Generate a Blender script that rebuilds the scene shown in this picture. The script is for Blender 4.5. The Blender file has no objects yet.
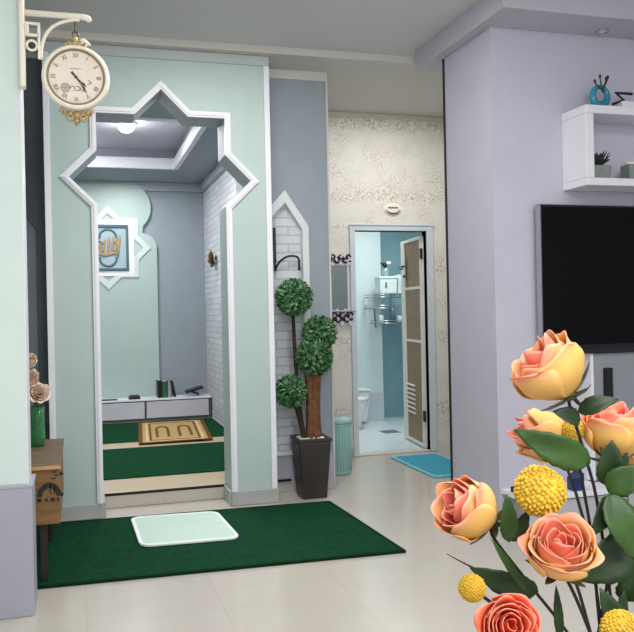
import bpy, bmesh, math, random
from mathutils import Vector, Matrix, Quaternion
random.seed(7)
S = bpy.context.scene
COL = S.collection
PI = math.pi

# ------------------------------------------------------------------ camera
F, CX, CY, EYE = 800.0, 317.0, 309.0, 1.35
YAW, ROLL = math.radians(16.5), math.radians(1.2)
r0 = Vector((math.cos(YAW), -math.sin(YAW), 0)); u0 = Vector((0, 0, 1)); FW = Vector((math.sin(YAW), math.cos(YAW), 0))
RT = r0*math.cos(ROLL) - u0*math.sin(ROLL)
UP = u0*math.cos(ROLL) + r0*math.sin(ROLL)
EYEP = Vector((0, 0, EYE))
cam = bpy.data.cameras.new('camera'); co = bpy.data.objects.new('camera', cam); COL.objects.link(co)
M = Matrix((RT, UP, -FW)).transposed().to_4x4(); M.translation = EYEP
co.matrix_world = M
cam.sensor_width = 36; cam.lens = F*36/634; cam.shift_y = -(316-CY)/634; cam.clip_start = .02
S.camera = co
S.view_settings.view_transform = 'Standard'; S.view_settings.look = 'None'; S.view_settings.gamma = 1
S.view_settings.exposure = -0.12

def ray(x, y): return FW + RT*((x-CX)/F) - UP*((y-CY)/F)
def atY(x, y, Y): d = ray(x, y); return EYEP + d*(Y/d.y)
def atS(x, y, s): return EYEP + ray(x, y)*s

# ------------------------------------------------------------------ materials
def lin(c):
    if isinstance(c, str): c = [int(c[i:i+2], 16)/255 for i in (0, 2, 4)]
    return tuple((v/12.92 if v <= .04045 else ((v+.055)/1.055)**2.4) for v in c) + (1,)
def newmat(name):
    m = bpy.data.materials.new(name); m.use_nodes = True
    nt = m.node_tree; b = nt.nodes['Principled BSDF']
    return m, nt, b
def nd(nt, t, **kw):
    n = nt.nodes.new(t)
    for k, v in kw.items():
        if k in n.inputs: n.inputs[k].default_value = v
        else: setattr(n, k, v)
    return n
def paint(name, c, rough=.55, var=.04, scale=6., bump=0., bscale=60., metal=0., spec=None):
    """plain colour with a faint procedural mottling and optional bump"""
    m, nt, b = newmat(name); L = nt.links
    tc = nd(nt, 'ShaderNodeTexCoord')
    n = nd(nt, 'ShaderNodeTexNoise', Scale=scale, Detail=4.)
    L.new(tc.outputs['Object'], n.inputs['Vector'])
    r = nd(nt, 'ShaderNodeValToRGB')
    base = lin(c)
    r.color_ramp.elements[0].position = .3; r.color_ramp.elements[1].position = .7
    r.color_ramp.elements[0].color = tuple(v*(1-var) for v in base[:3])+(1,)
    r.color_ramp.elements[1].color = tuple(min(1, v*(1+var)) for v in base[:3])+(1,)
    L.new(n.outputs['Fac'], r.inputs['Fac']); L.new(r.outputs['Color'], b.inputs['Base Color'])
    b.inputs['Roughness'].default_value = rough; b.inputs['Metallic'].default_value = metal
    if spec is not None: b.inputs['Specular IOR Level'].default_value = spec
    if bump:
        n2 = nd(nt, 'ShaderNodeTexNoise', Scale=bscale, Detail=6.)
        L.new(tc.outputs['Object'], n2.inputs['Vector'])
        bp = nd(nt, 'ShaderNodeBump', Strength=bump, Distance=.01)
        L.new(n2.outputs['Fac'], bp.inputs['Height']); L.new(bp.outputs['Normal'], b.inputs['Normal'])
    return m
def emit(name, c, strength):
    m, nt, b = newmat(name)
    b.inputs['Base Color'].default_value = lin(c); b.inputs['Emission Color'].default_value = lin(c)
    b.inputs['Emission Strength'].default_value = strength
    return m
def glass(name, c, rough=.05):
    m, nt, b = newmat(name)
    b.inputs['Base Color'].default_value = lin(c); b.inputs['Roughness'].default_value = rough
    b.inputs['Transmission Weight'].default_value = .85; b.inputs['IOR'].default_value = 1.3
    return m

MINT = paint('mint_paint', 'B0C2BD', .5, .02)
MINT_PALE = paint('pale_mint_paint', 'D3E0DB', .6, .02)
WHITE = paint('white_paint', 'E4E4EA', .4, .02)
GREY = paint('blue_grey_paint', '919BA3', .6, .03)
GREY_DK = paint('shaded_wall_and_drain_grey', '5C646C', .6, .03)  # grey wall with its shade painted in; also the drain grate's dark grey
LILAC = paint('lilac_plaster', 'BCBAC8', .6, .025, 5, .25, 40)
LILAC_DADO = paint('lilac_dado', 'A3A3B0', .5, .03)
CEIL = paint('ceiling_paint', 'CBCCCE', .7, .02, 2)
CEIL_HALL = paint('ceiling_cream', 'C9C7C0', .7, .02, 2)
CEIL_PRAY = paint('ceiling_blue_grey', '8F98A1', .7, .02)
CEIL_TRAY = paint('ceiling_lilac', 'A9A8B4', .7, .02)
SKIRT = paint('skirting_tile', 'A9A9A6', .35, .06, 8)
BEIGE = paint('beige_tile', 'BCA98C', .4, .06, 12)
GREEN = paint('green_carpet', '0D4226', .95, .22, 30, .8, 300, spec=.1)
GREEN_EDGE = paint('green_carpet_edge', '0A2A18', .95, .1, 30, spec=.1)
MATW = paint('mint_white_plush', 'C6DDD2', .95, .05, 60, .6, 250, spec=.1)
MATW2 = paint('white_piping', 'E6EEE9', .9, .03, 60)
BLUEMAT = paint('turquoise_pile', '4A9DB8', .95, .25, 60, .8, 200, spec=.1)
BLUEMAT2 = paint('turquoise_edge', '86BECB', .95, .2, 60, .5, 200, spec=.1)
BLACK = paint('black_plastic', '0E0E10', .3, .05)
BLACKM = paint('black_iron', '141416', .45, .05)
SCREEN = paint('dark_screen', '050507', .3, .02, spec=.15)
CREAM = paint('cream_enamel', 'EFE6D6', .35, .04, 40)
DIAL = paint('cream_dial', 'EADCCB', .6, .06, 14)
DIAL_INK = paint('brown_ink', '5B4A3C', .6, .05)
GOLD = paint('antique_gold', 'B39A70', .4, .25, 80, .4, 120, metal=.5)
BRASS = paint('brass', '6E5426', .35, .2, 60, metal=.8)
POT = paint('dark_brown_resin', '2A2322', .45, .1, 20)
BARK = paint('brown_bark', '6B4526', .85, .35, 25, .9, 60)
BARK_DK = paint('dark_bark', '2A1D14', .85, .3, 25, .6, 60)
PEBBLE = paint('white_pebble', 'DAD8CE', .7, .15, 60)
BOXLEAF = paint('boxwood_leaf', '3A6A3C', .6, .35, 20)
BOXLEAF2 = paint('boxwood_leaf_pale', '6E986C', .6, .3, 20)
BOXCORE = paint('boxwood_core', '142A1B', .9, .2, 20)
BIN = paint('teal_plastic', '93BDB9', .45, .05)
TILE_B = paint('white_bathroom_tile', 'D9E4E6', .25, .03)
BATH_PALE = paint('pale_aqua_tile', 'CDDFE0', .4, .03)
TEAL = paint('teal_tile', '8AB0BA', .4, .08, 4)
BROWN_DOOR = paint('taupe_panel', '8C7052', .5, .12, 14)
CHROME = paint('chrome', 'B5BCC0', .2, .05, metal=.9)
CERAMIC = paint('white_ceramic', 'E8ECEC', .15, .02)
TABLE_TOP = paint('brown_plank_top', '6E5B45', .5, .25, 14, .3, 40)
INK = paint('charcoal_print', '2B2018', .7, .2, 30)
GLASSG = glass('green_glass', '86D49C')
GLASSC = glass('clear_glass', 'DDE8E8')
GLASSB = glass('blue_glass', '1B8CA8')
TEALFRAME = paint('teal_frame', '3E5F68', .5, .1)
ART_BG = paint('pale_teal_art', '9DB3BC', .6, .06, 40)
ART_LINE = paint('grey_teal_line', '4E6B72', .6, .1, 40)
ART_TAN = paint('tan_lettering', 'A8906C', .6, .15, 40)
RUG = paint('tan_rug', 'B79A68', .95, .22, 40, .6, 200, spec=.1)
RUG_DK = paint('brown_rug_border', '6E4A28', .95, .2, 40, spec=.1)
RUG_LT = paint('cream_rug_band', 'CDB98E', .95, .15, 40, spec=.1)
DRAWER = paint('grey_lacquer', 'C6C6D0', .35, .03)
BOOKG = paint('green_book_cloth', '1D5B34', .6, .1)
BOOKW = paint('grey_book_cloth', '9AA39F', .6, .1)
GREYP = paint('grey_panel', '8D9098', .45, .03)
GREYPOT = paint('grey_cement', '7D8583', .8, .1, 40)
DKLEAF = paint('dark_grey_green_leaf', '2B3229', .7, .3, 30)
MIRRORM = paint('mirror_pane', 'AEBFBE', .08, .02, metal=.85)
ORN_W = paint('mauve_white_resin', 'D5CEDA', .5, .05)
STEM = paint('rose_stem', '1F2E16', .6, .3, 40)
STEM_DK = paint('dark_stem', '1A1712', .6, .3, 40)
YELLOW = paint('yellow_floret', 'D9B236', .7, .18, 30)
BLUEBOX = paint('navy_box', '1A2560', .4, .1)
PEACHF = paint('pale_peach_petal', 'EBD3BE', .8, .15, 60)

def floor_mat():
    m, nt, b = newmat('glossy_cream_floor_tile'); L = nt.links
    tc = nd(nt, 'ShaderNodeTexCoord'); mp = nd(nt, 'ShaderNodeMapping'); L.new(tc.outputs['Object'], mp.inputs['Vector'])
    br = nd(nt, 'ShaderNodeTexBrick', Scale=1.0); br.offset = 0
    br.inputs['Color1'].default_value = lin('C1BAB0'); br.inputs['Color2'].default_value = lin('BEB7AD')
    br.inputs['Mortar'].default_value = lin('B6AFA5'); br.inputs['Mortar Size'].default_value = .0025
    br.inputs['Brick Width'].default_value = .6; br.inputs['Row Height'].default_value = .6
    L.new(mp.outputs['Vector'], br.inputs['Vector'])
    n = nd(nt, 'ShaderNodeTexNoise', Scale=3., Detail=6., Distortion=1.5); L.new(tc.outputs['Object'], n.inputs['Vector'])
    mx = nd(nt, 'ShaderNodeMix', data_type='RGBA', blend_type='MULTIPLY'); mx.inputs[0].default_value = .12
    L.new(br.outputs['Color'], mx.inputs[6]); L.new(n.outputs['Color'], mx.inputs[7])
    L.new(mx.outputs[2], b.inputs['Base Color']); b.inputs['Roughness'].default_value = .16
    return m
FLOORM = floor_mat()

def brick_mat():
    m, nt, b = newmat('white_brick'); L = nt.links
    tc = nd(nt, 'ShaderNodeTexCoord'); sp = nd(nt, 'ShaderNodeSeparateXYZ'); L.new(tc.outputs['Object'], sp.inputs[0])
    ad = nd(nt, 'ShaderNodeMath', operation='ADD'); L.new(sp.outputs['X'], ad.inputs[0]); L.new(sp.outputs['Y'], ad.inputs[1])
    cb = nd(nt, 'ShaderNodeCombineXYZ'); L.new(ad.outputs[0], cb.inputs['X']); L.new(sp.outputs['Z'], cb.inputs['Y'])
    br = nd(nt, 'ShaderNodeTexBrick', Scale=1.0)
    br.inputs['Color1'].default_value = lin('D6D6DC'); br.inputs['Color2'].default_value = lin('C3C7CB')
    br.inputs['Mortar'].default_value = lin('B3B8BD'); br.inputs['Mortar Size'].default_value = .006
    br.inputs['Brick Width'].default_value = .21; br.inputs['Row Height'].default_value = .065
    L.new(cb.outputs[0], br.inputs['Vector']); L.new(br.outputs['Color'], b.inputs['Base Color'])
    bp = nd(nt, 'ShaderNodeBump', Strength=.5, Distance=.010); bp.invert = True
    L.new(br.outputs['Fac'], bp.inputs['Height']); L.new(bp.outputs['Normal'], b.inputs['Normal'])
    b.inputs['Roughness'].default_value = .7
    return m
BRICK = brick_mat()

def wallpaper_mat():
    m, nt, b = newmat('cream_floral_wallpaper'); L = nt.links
    tc = nd(nt, 'ShaderNodeTexCoord'); sp = nd(nt, 'ShaderNodeSeparateXYZ'); L.new(tc.outputs['Object'], sp.inputs[0])
    cb = nd(nt, 'ShaderNodeCombineXYZ'); L.new(sp.outputs['X'], cb.inputs['X']); L.new(sp.outputs['Z'], cb.inputs['Y'])
    # scrolls: distorted rings
    n1 = nd(nt, 'ShaderNodeTexNoise', Scale=7., Detail=2.); L.new(cb.outputs[0], n1.inputs['Vector'])
    mx = nd(nt, 'ShaderNodeMix', data_type='VECTOR'); mx.inputs[0].default_value = .12
    L.new(cb.outputs[0], mx.inputs[4]); L.new(n1.outputs['Color'], mx.inputs[5])
    v = nd(nt, 'ShaderNodeTexVoronoi', Scale=17.); L.new(mx.outputs[1], v.inputs['Vector'])
    sn = nd(nt, 'ShaderNodeMath', operation='MULTIPLY'); sn.inputs[1].default_value = 19.; L.new(v.outputs['Distance'], sn.inputs[0])
    s2 = nd(nt, 'ShaderNodeMath', operation='SINE'); L.new(sn.outputs[0], s2.inputs[0])
    ra = nd(nt, 'ShaderNodeValToRGB'); ra.color_ramp.elements[0].position = .35; ra.color_ramp.elements[1].position = .95
    L.new(s2.outputs[0], ra.inputs['Fac'])
    # clusters where the scrolls show
    n2 = nd(nt, 'ShaderNodeTexNoise', Scale=4.2, Detail=4.); L.new(cb.outputs[0], n2.inputs['Vector'])
    rb = nd(nt, 'ShaderNodeValToRGB'); rb.color_ramp.elements[0].position = .42; rb.color_ramp.elements[1].position = .62
    L.new(n2.outputs['Fac'], rb.inputs['Fac'])
    # frieze bands running round the room every 0.66 m
    md = nd(nt, 'ShaderNodeMath', operation='PINGPONG'); md.inputs[1].default_value = .33
    ao = nd(nt, 'ShaderNodeMath', operation='ADD'); ao.inputs[1].default_value = .26
    L.new(sp.outputs['Z'], ao.inputs[0]); L.new(ao.outputs[0], md.inputs[0])
    rc = nd(nt, 'ShaderNodeValToRGB'); rc.color_ramp.elements[0].position = .03; rc.color_ramp.elements[1].position = .10
    rc.color_ramp.elements[0].color = (1, 1, 1, 1); rc.color_ramp.elements[1].color = (0, 0, 0, 1)
    L.new(md.outputs[0], rc.inputs['Fac'])
    rbm = nd(nt, 'ShaderNodeMath', operation='MULTIPLY'); rbm.inputs[1].default_value = .6; L.new(rb.outputs['Color'], rbm.inputs[0])
    mxx = nd(nt, 'ShaderNodeMath', operation='MAXIMUM'); L.new(rbm.outputs[0], mxx.inputs[0]); L.new(rc.outputs['Color'], mxx.inputs[1])
    ml = nd(nt, 'ShaderNodeMath', operation='MULTIPLY'); L.new(ra.outputs['Color'], ml.inputs[0]); L.new(mxx.outputs[0], ml.inputs[1])
    # fine speckle of small leaves
    v2 = nd(nt, 'ShaderNodeTexVoronoi', Scale=46.); L.new(cb.outputs[0], v2.inputs['Vector'])
    rd = nd(nt, 'ShaderNodeValToRGB'); rd.color_ramp.elements[0].position = .18; rd.color_ramp.elements[1].position = .34
    rd.color_ramp.elements[0].color = (1, 1, 1, 1); rd.color_ramp.elements[1].color = (0, 0, 0, 1)
    L.new(v2.outputs['Distance'], rd.inputs['Fac'])
    ml2 = nd(nt, 'ShaderNodeMath', operation='MULTIPLY'); L.new(rd.outputs['Color'], ml2.inputs[0]); L.new(rb.outputs['Color'], ml2.inputs[1])
    ml3 = nd(nt, 'ShaderNodeMath', operation='MULTIPLY'); ml3.inputs[1].default_value = .8; L.new(ml2.outputs[0], ml3.inputs[0])
    fac = nd(nt, 'ShaderNodeMath', operation='MAXIMUM'); L.new(ml.outputs[0], fac.inputs[0]); L.new(ml3.outputs[0], fac.inputs[1])
    n3 = nd(nt, 'ShaderNodeTexNoise', Scale=9.); L.new(cb.outputs[0], n3.inputs['Vector'])
    ink = nd(nt, 'ShaderNodeMix', data_type='RGBA'); ink.inputs[6].default_value = lin('A9A498'); ink.inputs[7].default_value = lin('C4AE90')
    L.new(n3.outputs['Fac'], ink.inputs[0])
    out = nd(nt, 'ShaderNodeMix', data_type='RGBA'); out.inputs[6].default_value = lin('DDDAD2')
    L.new(fac.outputs[0], out.inputs[0]); L.new(ink.outputs[2], out.inputs[7]); L.new(out.outputs[2], b.inputs['Base Color'])
    b.inputs['Roughness'].default_value = .6
    return m
WALLPAPER = wallpaper_mat()

def wood_mat(name, c1, c2, scale=3.):
    m, nt, b = newmat(name); L = nt.links
    tc = nd(nt, 'ShaderNodeTexCoord'); mp = nd(nt, 'ShaderNodeMapping'); mp.inputs['Scale'].default_value = (1, 1, 9)
    L.new(tc.outputs['Object'], mp.inputs['Vector'])
    n = nd(nt, 'ShaderNodeTexNoise', Scale=scale, Detail=8., Distortion=.8); L.new(mp.outputs['Vector'], n.inputs['Vector'])
    r = nd(nt, 'ShaderNodeValToRGB'); r.color_ramp.elements[0].color = lin(c1); r.color_ramp.elements[1].color = lin(c2)
    r.color_ramp.elements[0].position = .35; r.color_ramp.elements[1].position = .65
    L.new(n.outputs['Fac'], r.inputs['Fac']); L.new(r.outputs['Color'], b.inputs['Base Color'])
    b.inputs['Roughness'].default_value = .55
    return m
CRATE = wood_mat('crate_wood', '70522F', '8A683C', 4.)

def petal_mat(name, inner):
    """petals: yellow at the base and on the outer guard petals, coral towards the lip (carried by a colour attribute)"""
    m, nt, b = newmat(name); L = nt.links
    a = nd(nt, 'ShaderNodeVertexColor'); a.layer_name = 'blush'
    n = nd(nt, 'ShaderNodeTexNoise', Scale=90., Detail=4.)
    tc = nd(nt, 'ShaderNodeTexCoord'); L.new(tc.outputs['Object'], n.inputs['Vector'])
    ad = nd(nt, 'ShaderNodeMath', operation='MULTIPLY_ADD'); ad.inputs[1].default_value = .3; 
    L.new(n.outputs['Fac'], ad.inputs[0])
    sp = nd(nt, 'ShaderNodeSeparateColor'); L.new(a.outputs['Color'], sp.inputs[0])
    sb = nd(nt, 'ShaderNodeMath', operation='SUBTRACT'); sb.inputs[1].default_value = .15; L.new(sp.outputs['Red'], sb.inputs[0])
    L.new(sb.outputs[0], ad.inputs[2])
    r = nd(nt, 'ShaderNodeValToRGB'); e = r.color_ramp.elements
    e[0].position = .05; e[0].color = lin('DCAA58'); e[1].position = .95; e[1].color = lin(inner)
    x = e.new(.32); x.color = lin('E9AE70'); x = e.new(.60); x.color = lin('EC9470')
    L.new(ad.outputs[0], r.inputs['Fac'])
    rm = nd(nt, 'ShaderNodeMath', operation='MULTIPLY'); rm.inputs[1].default_value = .32; L.new(sp.outputs['Green'], rm.inputs[0])
    mx = nd(nt, 'ShaderNodeMix', data_type='RGBA'); mx.inputs[7].default_value = lin('F8CDB0')
    L.new(rm.outputs[0], mx.inputs[0]); L.new(r.outputs['Color'], mx.inputs[6]); L.new(mx.outputs[2], b.inputs['Base Color'])
    b.inputs['Roughness'].default_value = .6; b.inputs['Subsurface Weight'].default_value = .15
    b.inputs['Subsurface Radius'].default_value = (.01, .004, .002); b.inputs['Subsurface Scale'].default_value = .3
    return m
PETAL = petal_mat('peach_petal', 'EE7A62')
PETAL2 = petal_mat('coral_petal', 'EE6A4C')
def leaf_mat(name, c, c2):
    m, nt, b = newmat(name); L = nt.links
    tc = nd(nt, 'ShaderNodeTexCoord'); n = nd(nt, 'ShaderNodeTexNoise', Scale=35., Detail=5.)
    L.new(tc.outputs['Object'], n.inputs['Vector'])
    r = nd(nt, 'ShaderNodeValToRGB'); r.color_ramp.elements[0].color = lin(c); r.color_ramp.elements[1].color = lin(c2)
    r.color_ramp.elements[0].position = .35; r.color_ramp.elements[1].position = .7
    L.new(n.outputs['Fac'], r.inputs['Fac']); L.new(r.outputs['Color'], b.inputs['Base Color'])
    b.inputs['Roughness'].default_value = .5
    bp = nd(nt, 'ShaderNodeBump', Strength=.4, Distance=.004); L.new(n.outputs['Fac'], bp.inputs['Height']); L.new(bp.outputs['Normal'], b.inputs['Normal'])
    return m
LEAF = leaf_mat('rose_leaf', '24420F', '365A1A')
LEAF_DK = leaf_mat('rose_leaf_dark', '152A09', '21400F')
SEPAL = leaf_mat('rose_sepal', '3B3F20', '55552C')

# ------------------------------------------------------------------ mesh builder
def tag(o, label=None, cat=None, group=None, kind=None):
    if label: o['label'] = label
    if cat: o['category'] = cat
    if group: o['group'] = group
    if kind: o['kind'] = kind
    return o
def thing(name, label, cat, loc, group=None):
    o = bpy.data.objects.new(name, None); COL.objects.link(o); o.location = loc; o.empty_display_size = .05
    return tag(o, label, cat, group)
def origin(o):
    """world position of an unrotated object or chain of parents"""
    v = Vector(o.location)
    while o.parent: o = o.parent; v += Vector(o.location)
    return v

class MB:
    def __init__(s): s.bm = bmesh.new(); s.mi = 0
    def _new(s, before):
        for f in s.bm.faces[before:]: pass
    def quad(s, vs):
        try: f = s.bm.faces.new(vs)
        except ValueError: return None
        f.material_index = s.mi; return f
    def box(s, x0, x1, y0, y1, z0, z1, mat=None, mi=None):
        P = [Vector((x, y, z)) for z in (z0, z1) for y in (y0, y1) for x in (x0, x1)]
        if mat is not None: P = [mat @ p for p in P]
        v = [s.bm.verts.new(p) for p in P]
        k = s.mi
        if mi is not None: s.mi = mi
        for q in ((0, 2, 3, 1), (4, 5, 7, 6), (0, 1, 5, 4), (2, 6, 7, 3), (0, 4, 6, 2), (1, 3, 7, 5)): s.quad([v[i] for i in q])
        s.mi = k; return s
    def frustum(s, c, a, b, z0, z1, ca=None, r=0.):
        """tapered square block: half sizes a at z0 and b at z1"""
        def ring(h, z): return [s.bm.verts.new((c[0]+i*h[0], c[1]+j*h[1], z)) for i, j in ((-1, -1), (1, -1), (1, 1), (-1, 1))]
        A, B = ring(a, z0), ring(b, z1)
        for i in range(4): s.quad([A[i], A[(i+1) % 4], B[(i+1) % 4], B[i]])
        s.quad(A[::-1]); s.quad(B); return s
    def prism(s, pts, axis, a, b, mi=None):
        """polygon extruded along an axis; pts are 2-D in the two other axes (in x,y,z order)"""
        k = s.mi
        if mi is not None: s.mi = mi
        def mk(p, t):
            q = list(p); q.insert('xyz'.index(axis), t); return s.bm.verts.new(q)
        A = [mk(p, a) for p in pts]; B = [mk(p, b) for p in pts]; n = len(pts)
        for i in range(n): s.quad([A[i], A[(i+1) % n], B[(i+1) % n], B[i]])
        s.quad(A[::-1]); s.quad(B); s.mi = k; return s
    def strip(s, outer, inner, axis, a, b, closed=False):
        """moulding between two outlines with the same number of points, extruded along an axis"""
        def mk(p, t):
            q = list(p); q.insert('xyz'.index(axis), t); return s.bm.verts.new(q)
        n = len(outer); R = [[mk(outer[i], a), mk(inner[i], a), mk(inner[i], b), mk(outer[i], b)] for i in range(n)]
        for i in range(n if closed else n-1):
            p, q = R[i], R[(i+1) % n]
            for k in range(4): s.quad([p[k], p[(k+1) % 4], q[(k+1) % 4], q[k]])
        if not closed: s.quad(R[0]); s.quad(R[-1][::-1])
        return s
    def tube(s, pts, rad, n=8, caps=True):
        pts = [Vector(p) for p in pts]; m = len(pts)
        if not hasattr(rad, '__len__'): rad = [rad]*m
        t = (pts[1]-pts[0]).normalized()
        u = t.orthogonal().normalized(); rings = []
        for i, p in enumerate(pts):
            t2 = (pts[min(i+1, m-1)]-pts[max(i-1, 0)]).normalized()
            u = (u - t2*u.dot(t2)).normalized(); w = t2.cross(u)
            rings.append([s.bm.verts.new(p+(u*math.cos(a)+w*math.sin(a))*rad[i]) for a in [2*PI*k/n for k in range(n)]])
        for a, b in zip(rings, rings[1:]):
            for k in range(n): s.quad([a[k], a[(k+1) % n], b[(k+1) % n], b[k]])
        if caps: s.quad(rings[0][::-1]); s.quad(rings[-1])
        return s
    def lathe(s, prof, c, n=32, mat=None, cap0=True, cap1=True):
        """profile of (radius, height) turned about z at c, or about mat's z axis"""
        rings = []
        for r, z in prof:
            row = []
            for k in range(n):
                a = 2*PI*k/n; p = Vector((r*math.cos(a), r*math.sin(a), z))
                p = (mat @ p) if mat is not None else p + Vector(c)
                row.append(s.bm.verts.new(p))
            rings.append(row)
        for a, b in zip(rings, rings[1:]):
            for k in range(n): s.quad([a[k], a[(k+1) % n], b[(k+1) % n], b[k]])
        if cap0: s.quad(rings[0][::-1])
        if cap1: s.quad(rings[-1])
        return s
    def ball(s, c, r, sub=2, sc=(1, 1, 1)):
        m = Matrix.Translation(Vector(c)) @ Matrix.Diagonal((sc[0]*r, sc[1]*r, sc[2]*r, 1))
        g = bmesh.ops.create_icosphere(s.bm, subdivisions=sub, radius=1., matrix=m)
        for v in g['verts']:
            for f in v.link_faces: f.material_index = s.mi
        return s
    def ring(s, c, R, r, ax=(0, 1, 0), n=28, k=8, arc=(0, 2*PI), sz=1.):
        ax = Vector(ax).normalized(); u = ax.orthogonal().normalized()
        if abs(ax.z) < .5: u = Vector((0, 0, 1)); u = (u-ax*u.dot(ax)).normalized()
        w = u.cross(ax); pts = []
        full = abs(arc[1]-arc[0]-2*PI) < 1e-6
        for i in range(n+1):
            a = arc[0]+(arc[1]-arc[0])*i/n; pts.append(Vector(c)+(w*math.cos(a)+u*math.sin(a)*sz)*R)
        return s.tube(pts, r, k, not full)
    def build(s, name, mats, parent=None, smooth=False, bevel=0, solid=0, loc=None, seg=2):
        bm = s.bm
        bmesh.ops.recalc_face_normals(bm, faces=bm.faces)
        if parent is not None: o0 = origin(parent)
        elif loc is not None: o0 = Vector(loc)
        else:
            xs = [v.co for v in bm.verts]
            o0 = Vector(((min(v.x for v in xs)+max(v.x for v in xs))/2, (min(v.y for v in xs)+max(v.y for v in xs))/2, min(v.z for v in xs)))
        for v in bm.verts: v.co -= o0
        me = bpy.data.meshes.new(name); bm.to_mesh(me); bm.free()
        for m in (mats if isinstance(mats, (list, tuple)) else [mats]): me.materials.append(m)
        if smooth:
            for p in me.polygons: p.use_smooth = True
        o = bpy.data.objects.new(name, me); COL.objects.link(o)
        if parent is not None: o.parent = parent
        else: o.location = o0
        if bevel:
            md = o.modifiers.new('bevel', 'BEVEL'); md.width = bevel; md.segments = seg; md.limit_method = 'ANGLE'; md.angle_limit = math.radians(40)
        if solid:
            md = o.modifiers.new('solid', 'SOLIDIFY'); md.thickness = solid; md.offset = 0
        return o
def B(*a, **k): return MB().box(*a, **k)
def struct(name, mb, mats, **k): return tag(mb.build(name, mats, **k), kind='structure')
def bez(p0, p1, p2, p3, n=12):
    p0, p1, p2, p3 = map(Vector, (p0, p1, p2, p3)); out = []
    for i in range(n+1):
        t = i/n; out.append(p0*(1-t)**3+p1*3*t*(1-t)**2+p2*3*t*t*(1-t)+p3*t**3)
    return out

# ================================================================== SETTING
ZC, ZH = 3.18, 3.13          # main ceiling, lower ceiling over portal and hall
YP, YG = 5.48, 5.75          # face of the mint portal, face of the grey walls beside it
XB = 1.47                    # brick wall of the prayer room
YB = 9.75                    # back wall of the prayer room
YW = 6.88                    # wallpapered wall
PZ = .10                     # raised floor of the prayer room

struct('floor', B(-1.7, 6.1, -1.5, YW+.12, -.1, 0), FLOORM, loc=(0, 0, 0))
struct('floor_prayer', B(-.85, XB+.02, YG-.01, YB+.1, -.1, PZ), paint('platform_tile', 'B9A78B', .4, .05, 10), bevel=.004)
mb = B(-.2, 1.30, YG-.03, YG-.011, 0.001, PZ)
struct('trim_1', mb, FLOORM, bevel=.003)
# ceilings
struct('ceiling', B(-1.7, 6.1, -1.5, 5.40, ZC, ZC+.1), CEIL)
mb = B(-1.7, 3.62, 5.40, YW+.1, ZH, ZH+.12)
struct('ceiling_hall', mb, CEIL_HALL)
# --- prayer arch portal: eight-point star above a doorway
cx, cz = .553, 2.250
def star_outline(a, jamb):
    k = a*(math.sqrt(2)-1); t = a*math.sqrt(2)
    return [(cx+a, jamb), (cx+a, cz-k), (cx+t, cz), (cx+a, cz+k), (cx+a, cz+a), (cx+k, cz+a), (cx, cz+t),
            (cx-k, cz+a), (cx-a, cz+a), (cx-a, cz+k), (cx-t, cz), (cx-a, cz-k), (cx-a, jamb)]
INN, OUT = .428, .468
op = star_outline(INN, 0)
mb = MB(); mb.prism([(-.2, 0)] + op[::-1] + [(1.30, 0), (1.30, 3.06), (-.2, 3.06)], 'y', YP, YG)
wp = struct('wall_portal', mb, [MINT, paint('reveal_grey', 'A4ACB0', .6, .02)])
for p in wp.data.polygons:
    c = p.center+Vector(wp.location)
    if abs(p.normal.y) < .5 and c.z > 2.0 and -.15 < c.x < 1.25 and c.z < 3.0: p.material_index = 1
mb = MB()
i1, o1 = star_outline(INN, .1), star_outline(OUT, .1)
mb.strip(o1, i1, 'y', YP-.02, YP)
i2, o2 = star_outline(INN+.012, .1), star_outline(OUT-.014, .1)
mb.strip(o2, i2, 'y', YP-.028, YP-.0201)
struct('trim_2', mb, WHITE)
mb = B(-.205, -.165, YP-.014, YP, .1, 3.06); mb.box(1.265, 1.305, YP-.014, YP, .1, 3.06)
struct('trim_3', mb, WHITE, bevel=.004)
mb = MB()
mb.box(-.212, cx-INN+.001, YP-.016, YP, 0.001, .10); mb.box(cx+INN-.001, 1.312, YP-.016, YP, 0.001, .10)
mb.box(cx+INN-.014, cx+INN, YP, YG-.03, .001, .10); mb.box(cx-INN, cx-INN+.014, YP, YG-.03, .001, .10)
mb.box(1.30, 1.312, YP, YG, .001, .10)
struct('baseboard_portal', mb, SKIRT, bevel=.004)
mb = B(-.205, 1.305, YP-.012, YG, 3.0605, ZH-.001); mb.box(-1.6, -.205, YG-.02, YG, 3.09, ZH)
struct('trim_4', mb, paint('cornice_mint_grey', 'B4BDBB', .6, .02), bevel=.006)

# --- grey walls to both sides with pointed brick niches
def niche(x0, x1, xc, zb, zs, zt): return [(x0, zb), (x1, zb), (x1, zs), (xc, zt), (x0, zs)]
mb = MB()   # east of the portal: niche between x 1.30 and 1.66, tip at 1.465
nx0, nx1, nxc = 1.29, 1.640, 1.470
mb.prism([(1.812, 0), (1.812, ZH), (1.28, ZH), (1.28, 2.02), (nx0, 2.02), (nxc, 2.222), (nx1, 1.965), (nx1, .30), (1.28, .30), (1.28, 0)], 'y', YG, YG+.05)
mb.box(XB+.03, 1.812, YG+.05, YW, 0, ZH)
struct('wall_grey', mb, GREY)
struct('wall_niche', B(1.28, 1.70, YG+.045, YG+.07, .28, 2.3), BRICK)
mb = MB()
mb.strip([(1.648, .30), (1.648, 1.968), (nxc, 2.235), (1.29, 2.04)], [(1.598, .30), (1.598, 1.945), (nxc, 2.140), (1.29, 1.95)], 'y', YG-.018, YG+.048)
mb.box(1.302, 1.69, YG-.03, YG+.048, .275, .305)
struct('trim_5', mb, paint('niche_white', 'D3DAD9', .45, .03), bevel=.004)
mb = B(1.305, 1.812, YG-.012, YG, .08, .272); struct('trim_6', mb, LILAC_DADO)
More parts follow.
